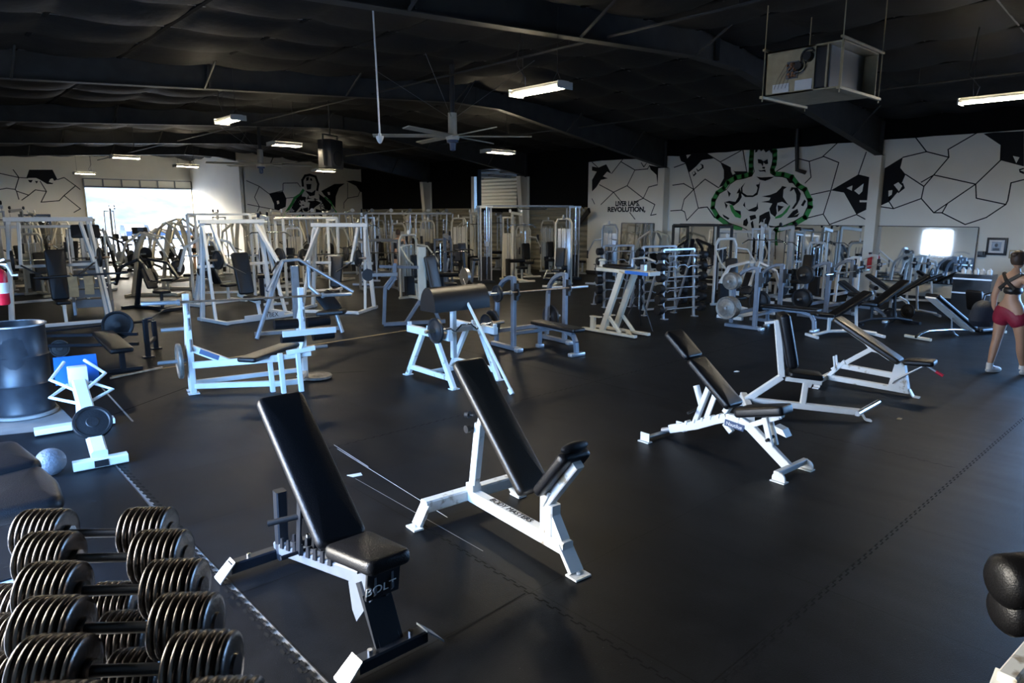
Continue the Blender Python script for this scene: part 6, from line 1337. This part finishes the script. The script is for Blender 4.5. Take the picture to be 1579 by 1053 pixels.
# grey rower / seated machine in the centre
fB = Frame(G(592, 503), G(668, 500)); t = thing('seated_press_machine', 'grey seated machine with a tall brown-black backrest left of the curl stand', 'exercise machine', fB.o, fB.rz); Wb = fB.L
MB().bar((0, 0, .04), (Wb * 1.25, .0, .06), .08, .08).build('base_rail', 'grey', t); MB().path([(0, 0, .04), (.05, 0, .8), (.25, 0, 1.05)], .07, .08, up=(0, 1, 0)).build('front_mast', 'grey', t)
MB().bar((.1, 0, .75), (.28, 0, 1.0), .05, .05).build('brace', 'grey', t); MB().bar((-.05, 0, 1.22), (.75, .1, 1.18), .05, .06).build('top_arm', 'grey', t); MB().bar((-.2, -.1, 1.06), (.3, -.05, 1.06), .05, .07).build('swing_arm', 'silver', t); MB().bar((.24, 0, .95), (.26, 0, 1.28), .07, .08).build('pivot_post', 'grey', t)
MB().path([(.45, 0, .06), (.75, 0, .50), (1.0, 0, .42), (1.15, 0, .05)], .07, .08, up=(0, 1, 0)).build('arched_leg', 'grey', t)
MB().bar((.82, .15, .4), (.82, .15, 1.60), .28, .16).build('stack_cover', 'cream', t); MB().lathe((-.28, -.1, 1.06), (0, 1, 0), [(0, .12), (.05, .12)], 18).build('counterweight', 'black', t)
padS((.98, -.02, 1.42), (1.12, -.10, .62), .28, .07, (.6, -1, .1), bev=.02).build('backrest', 'vinyl_brown', t); padS((1.1, -.1, .55), (1.4, -.3, .52), .28, .07, (0, 0, 1)).build('seat', 'vinyl', t)
# ---- long multi station and centre back
rack_row(G(455, 425), G(690, 418), 9, 'long multi station cable gym of slanted silver tubes across the middle back', H_=2.28)
put(lat_tower, 690, 462, .2, 'dark cable tower with a square black head pad, centre of the hall', m='galv_dark', H_=1.7)
put(select_machine, 646, 462, .6, 'white shrouded machine behind the tall brown-black backrest', kind=0, H_=1.7)
put(bike, 725, 450, .5, 'grey exercise bike just behind the big curl pad')
put(select_machine, 610, 425, -.3, 'cream machine where two people rest, in front of the silver tubes', kind=2, H_=1.9)
cable_cross(G(748, 436), G(882, 431), 'large chrome cable crossover with two tall towers in the centre', H_=2.5)
t = put(lat_tower, 905, 420, -.4, 'chrome cable tower with a slanted padded arm at the right end of the crossover', m='silver', H_=2.45)
MB().bar((-.2, -.5, 1.85), (.55, -1.2, 2.4), .08, .2).build('slanted_pad', 'vinyl', t)
put(lat_tower, 795, 432, .5, 'cream cable tower with a hanging black grip inside the crossover', m='cream', H_=2.3, shroud='cream')
put(select_machine, 862, 440, -.3, 'cream arch top leg machine with a silver shroud, right of the tapered column', kind=1, H_=2.1, shroud='silver')
put(select_machine, 812, 425, .3, 'cream machine half hidden behind the tapered column', kind=0, H_=1.8)
put(lat_tower, 730, 425, .3, 'cream cable tower left of the crossover with a white pulley', m='cream', H_=2.3)
put(select_machine, 560, 412, .3, 'cream machine in the far row below the end wall, left part', kind=1, H_=1.9, group='far row of cream machines')
put(select_machine, 640, 408, -.2, 'cream machine in the far row below the first tapered column', kind=0, H_=1.9, group='far row of cream machines')
put(lat_tower, 505, 412, .2, 'cream cable tower below the right arm of the left mural figure', m='cream')
put(iso_press, 450, 418, .3, 'cream press machine below the left mural figure', m='cream', W_=1.5)
put(lat_tower, 540, 405, -.3, 'cream cable tower in front of the dark end of the back wall', m='cream')
put(select_machine, 945, 412, .4, 'cream machine below the slogan lettering, nearest the corner', kind=2, H_=1.8)
put(iso_press, 985, 425, -.2, 'white press machine in front of the wall mirror below the slogan', m='white', W_=1.5, H_=1.9)
put(lat_tower, 905, 405, .2, 'cream cable tower at the end of the white mural wall', m='cream', H_=2.2)
put(smith, 586, 448, .2, 'dark bronze storage rack behind the white crossed arm press', m='galv_dark', W_=1.0, H_=1.5)
# ---- right side by the mural
put(smith, 1078, 452, -.5, 'black rack with heavy round weights left of the muscular mural figure', m='black', W_=1.4, H_=1.95)
put(lever_machine, 1062, 462, .3, 'black lever machine right of the barbell racks', m='black', pl=2, H_=1.6)
put(select_machine, 1128, 474, .5, 'white machine with twin inverted U frames in front of the mural figure', m='white', kind=0, H_=1.65, shroud=None)
put(select_machine, 1116, 438, -.4, 'white arch machine beside the black rack', m='white', kind=1, H_=1.6, shroud=None)
put(lat_tower, 1170, 462, .1, 'white lat pulldown tower in front of the legs of the mural figure', m='white', H_=2.0)
put(lat_tower, 1208, 455, -.5, 'white tower with roller pads between mural figure and mirrors', m='white', H_=1.9)
put(select_machine, 1238, 462, -.6, 'white leg machine with black rollers under the left edge of the mirrors', m='white', kind=1, H_=1.5, shroud=None)
put(smith, 1145, 448, -.6, 'white rack right behind the twin U frame machine', m='white', W_=1.3, H_=1.75)
# white incline bench press near the mirrors
f_, t_, _ = olympic('white incline bench press with rusty bar in front of the white column', G(1318, 474), G(1352, 466), m='white', incline=.35, pegs=False); del t_['_L']
barbell(fw(f_, (_ / 2, -.105, 1.0)), f_.x, 1.9, 'barbell on the white incline bench press near the column', 'rusty')
def small_bench(px, py, off, label, m='silver', inc=.45, tip=0):
    P = G(px, py); t = thing('adjustable_bench', label, 'weight bench', P, faceCam(P, off))
    padS((0, .45, .45 + inc), (0, -.25, .43), .28, .07, (0, inc, .7)).build('backrest', 'vinyl', t); padS((0, -.27, .45), (0, -.62, .49), .28, .07, (0, .1, 1)).build('seat', 'vinyl', t)
    MB().tube([(0, .65, .06), (0, .3, .12), (0, -.3, .12), (0, -.6, .05)], .03).build('spine', m, t); MB().bar((0, -.3, .1), (0, -.3, .4), .05, .05).build('seat_post', m, t); MB().bar((0, .25, .12), (0, .2, .38 + inc * .6), .04, .05).build('back_support', m, t)
    MB().bar((-.25, .65, .04), (.25, .65, .04), .05, .05).build('rear_foot', m, t); MB().bar((-.2, -.62, .04), (.2, -.62, .04), .05, .05).build('front_foot', m, t)
    if tip: MB().lathe((-.22, -.68, .62), (1, 0, 0), [(0, .05), (.44, .05)], 12).build('leg_roller', 'vinyl', t); MB().bar((0, -.6, .4), (0, -.7, .62), .04, .04).build('roller_post', m, t)
    return t
small_bench(1300, 520, -1.0, 'bench with white spread feet and steep black backrest, between the grey benches', 'white', .42)
small_bench(1362, 500, -.9, 'black cushioned bench with curved dark tube leg in front of the white incline press', 'black_paint', .48, 1)
small_bench(1394, 486, -1.3, 'silver framed bench with glossy pad and small dumbbell like weights by the mirror', 'silver', .5, 1)
small_bench(1418, 470, -1.7, 'white bench frame leaning near the baseboard under the mirror end', 'white', .38)
for i, (px_, py_) in enumerate(((1372, 482), (1400, 476))):
    P = G(px_, py_, .22); plate(P, (.9, -.3, 0), .16, .04, 'plate', ('small black plate standing by the glossy silver bench, left one', 'small black plate standing by the glossy silver bench, right one')[i], 'small plates by the mirror').location.z = .165
# people far back
def small_person(px, py, off, label, shirt='black', hair_='hair', sit=0, Hs=1.0):
    P = G(px, py); rz = faceCam(P, off); t = thing('person', label, 'person', P, rz)
    vs = [(0, 0, .92), (0, 0, 1.1), (0, 0, 1.32), (0, 0, 1.44), (0, 0, 1.52), (-.1, 0, .86), (-.11, -.02, .48), (-.11, .02, .08), (-.11, -.12, .04), (.1, 0, .86), (.12, .03, .48), (.12, .06, .08), (.12, -.06, .04), (-.19, 0, 1.38), (-.27, -.02, 1.12), (-.24, -.14, .92), (.19, 0, 1.38), (.27, -.02, 1.12), (.24, -.14, .92)]
    if sit: vs = [V(v) - V((0, 0, .42)) for v in vs]; vs[6] = V((-.13, -.40, .50)); vs[7] = V((-.13, -.42, .08)); vs[8] = V((-.13, -.54, .04)); vs[10] = V((.13, -.40, .50)); vs[11] = V((.13, -.42, .08)); vs[12] = V((.13, -.54, .04))
    ed = [(0, 1), (1, 2), (2, 3), (3, 4), (0, 5), (5, 6), (6, 7), (7, 8), (0, 9), (9, 10), (10, 11), (11, 12), (2, 13), (13, 14), (14, 15), (2, 16), (16, 17), (17, 18)]
    ra = [(.15, .1), (.13, .09), (.16, .1), .05, .055, .09, .06, .04, .035, .09, .06, .04, .035, .06, .042, .03, .06, .042, .03]
    skin_obj('body', vs, ed, ra, 'skin', t, sub=1)
    dz = -.42 if sit else 0
    MB().ball((0, 0, 1.62 + dz), .1, 14, (.8, .95, 1.15)).build('head', 'skin', t); MB().ball((0, .015, 1.645 + dz), .106, 14, (.82, .95, 1.1)).build('hair', hair_, t)
    MB().ball((0, -.1, 1.61 + dz), .016, 8).build('nose', 'skin', t)
    skin_obj('shirt', [V((0, 0, 1.0 + dz)), V((0, 0, 1.2 + dz)), V((0, 0, 1.38 + dz)), V((-.17, 0, 1.36 + dz)), V((.17, 0, 1.36 + dz))], [(0, 1), (1, 2), (2, 3), (2, 4)], [(.165, .11), (.16, .11), (.14, .1), .075, .075], shirt, t, sub=1)
    skin_obj('trousers', [V((0, 0, .94 + dz)), V(vs[5]), (V(vs[5]) + V(vs[6])) / 2, V(vs[9]), (V(vs[9]) + V(vs[10])) / 2], [(0, 1), (1, 2), (0, 3), (3, 4)], [(.165, .12), .11, .095, .11, .095], 'black', t, sub=1)
    for s_ in (7, 11): v = V(vs[s_]); MB().ball((v.x, v.y - .05, .045), .06, 10, (.8, 1.9, .7)).build('shoe', 'shoe', t)
    for k_ in (15, 18):
        w0 = V(vs[k_]); vv_ = [w0, w0 + V((0, -.02, -.06))]; e_ = [(0, 1)]; r_ = [.024, .03]
        for j in range(4): vv_ += [w0 + V(((j - 1.5) * .018, -.035, -.11)), w0 + V(((j - 1.5) * .018, -.05, -.14 + abs(j - 1.3) * .008))]; e_ += [(1, 2 + 2 * j), (2 + 2 * j, 3 + 2 * j)]; r_ += [.009, .008]
        vv_ += [w0 + V((.04 if w0.x < 0 else -.04, -.03, -.06)), w0 + V((.05 if w0.x < 0 else -.05, -.05, -.085))]; e_ += [(1, 10), (10, 11)]; r_ += [.01, .008]
        skin_obj('hand', vv_, e_, r_, 'skin', t, sub=1)
    return t
small_person(306, 418, PI + .3, 'person in a black sleeveless shirt standing before the white return wall')
small_person(616, 432, PI, 'person in black sitting with back turned among the silver tubes', sit=0)
small_person(630, 440, .5, 'person in a light shirt seated on the cream machine in the middle back', shirt='paper', sit=1)

# ---- more of the packed middle and back rows
more = [
 (lat_tower, 58, 408, .3, 'cream cable tower in the last row below the cracked wall at far left', dict(H_=2.3)),
 (select_machine, 85, 414, -.2, 'cream arch top machine below the painted dark cape at far left', dict(kind=0, H_=2.0)),
 (iso_press, 38, 440, .2, 'cream press machine behind the grey lat tower at the far left edge', dict(m='cream', W_=1.5)),
 (lever_machine, 142, 446, .4, 'white lever machine just behind the pale stair climber', dict(m='white', H_=1.9, pl=2)),
 (select_machine, 112, 405, .5, 'cream machine just left of the bright doorway in the last row', dict(kind=2, H_=1.9)),
 (lever_machine, 172, 432, -.7, 'dark lever machine with black plates in front of the bright doorway', dict(m='black_paint', H_=1.5, pl=2)),
 (bike, 230, 415, 1.4, 'dark exercise bike at the right of the doorway behind the cream levers', {}),
 (lat_tower, 340, 425, -.2, 'white cable tower against the right part of the return wall', dict(m='white', H_=2.3)),
 (select_machine, 330, 434, .3, 'white shrouded machine beside the person in the black sleeveless shirt', dict(m='white', kind=0, H_=1.9)),
 (lever_machine, 372, 440, .3, 'cream lever machine behind the big white chest press', dict(H_=2.0, pl=1)),
 (lat_tower, 432, 432, .4, 'cream cable tower below the green outlined left mural figure', dict(H_=2.3)),
 (select_machine, 448, 440, -.4, 'white seated machine behind the grey arched bar machine', dict(m='white', kind=1, H_=1.8)),
 (smith, 432, 415, .1, 'cream rack in the far row under the left mural figure', dict(m='cream', W_=1.3)),
 (lever_machine, 508, 430, .8, 'cream lever machine between the power rack and the crossed arm press', dict(H_=1.9, pl=2)),
 (lat_tower, 566, 436, -.2, 'silver cable tower right of the crossed arm press', dict(m='silver', H_=2.3)),
 (select_machine, 588, 418, .2, 'cream machine left of the person in black among the silver tubes', dict(kind=0, H_=2.0)),
 (lat_tower, 628, 404, -.4, 'cream cable tower behind the seated person in the light shirt', dict(H_=2.3)),
 (select_machine, 668, 425, .4, 'cream arch machine below the middle tapered column', dict(kind=2, H_=2.0)),
 (lat_tower, 676, 404, .1, 'silver cable tower in the far row left of the middle tapered column', dict(m='silver', H_=2.35)),
 (select_machine, 705, 428, -.2, 'cream upright machine just left of the crossover towers', dict(kind=1, H_=2.1)),
 (lever_machine, 722, 412, .3, 'cream lever machine in the far row left of the crossover', dict(H_=2.0, pl=0)),
 (bike, 682, 444, 1.1, 'dark bike beside the square black head pad tower', {}),
 (lat_tower, 770, 414, -.3, 'silver cable tower seen through the left side of the crossover', dict(m='silver', H_=2.3)),
 (select_machine, 848, 420, .2, 'cream machine seen through the right half of the crossover', dict(kind=2, H_=2.0)),
 (iso_press, 822, 404, .3, 'cream press seen under the top beam of the crossover', dict(m='cream', W_=1.4, H_=1.9)),
 (select_machine, 930, 436, -.4, 'silver shrouded machine behind the padded slanted arm', dict(m='silver', kind=0, H_=1.9, shroud='silver')),
 (lat_tower, 950, 418, .3, 'cream tower standing right of the padded slanted arm', dict(H_=2.0)),
 (lever_machine, 1004, 436, .4, 'cream lever machine behind the barbell racks, left of the column', dict(H_=1.7, pl=2)),
 (select_machine, 1044, 428, -.3, 'dark machine with grey screen right of the left white column', dict(m='black_paint', kind=2, H_=1.8, shroud='galv_dark')),
 (lever_machine, 1158, 486, -.5, 'white low lever machine left of the lat pulldown tower at the mural', dict(m='white', H_=1.2, pl=1)),
 (select_machine, 1188, 440, .4, 'cream machine against the wall by the legs of the mural figure', dict(kind=0, H_=1.6)),
 (lever_machine, 1262, 446, .5, 'white lever machine in front of the left large mirror', dict(m='white', H_=1.6, pl=2)),
 (lat_tower, 1322, 446, -.3, 'white tower between the left large mirror and the white column', dict(m='white', H_=1.8)),
]
for fn, px_, py_, off_, lab_, kw_ in more: put(fn, px_, py_, off_, lab_, **kw_)
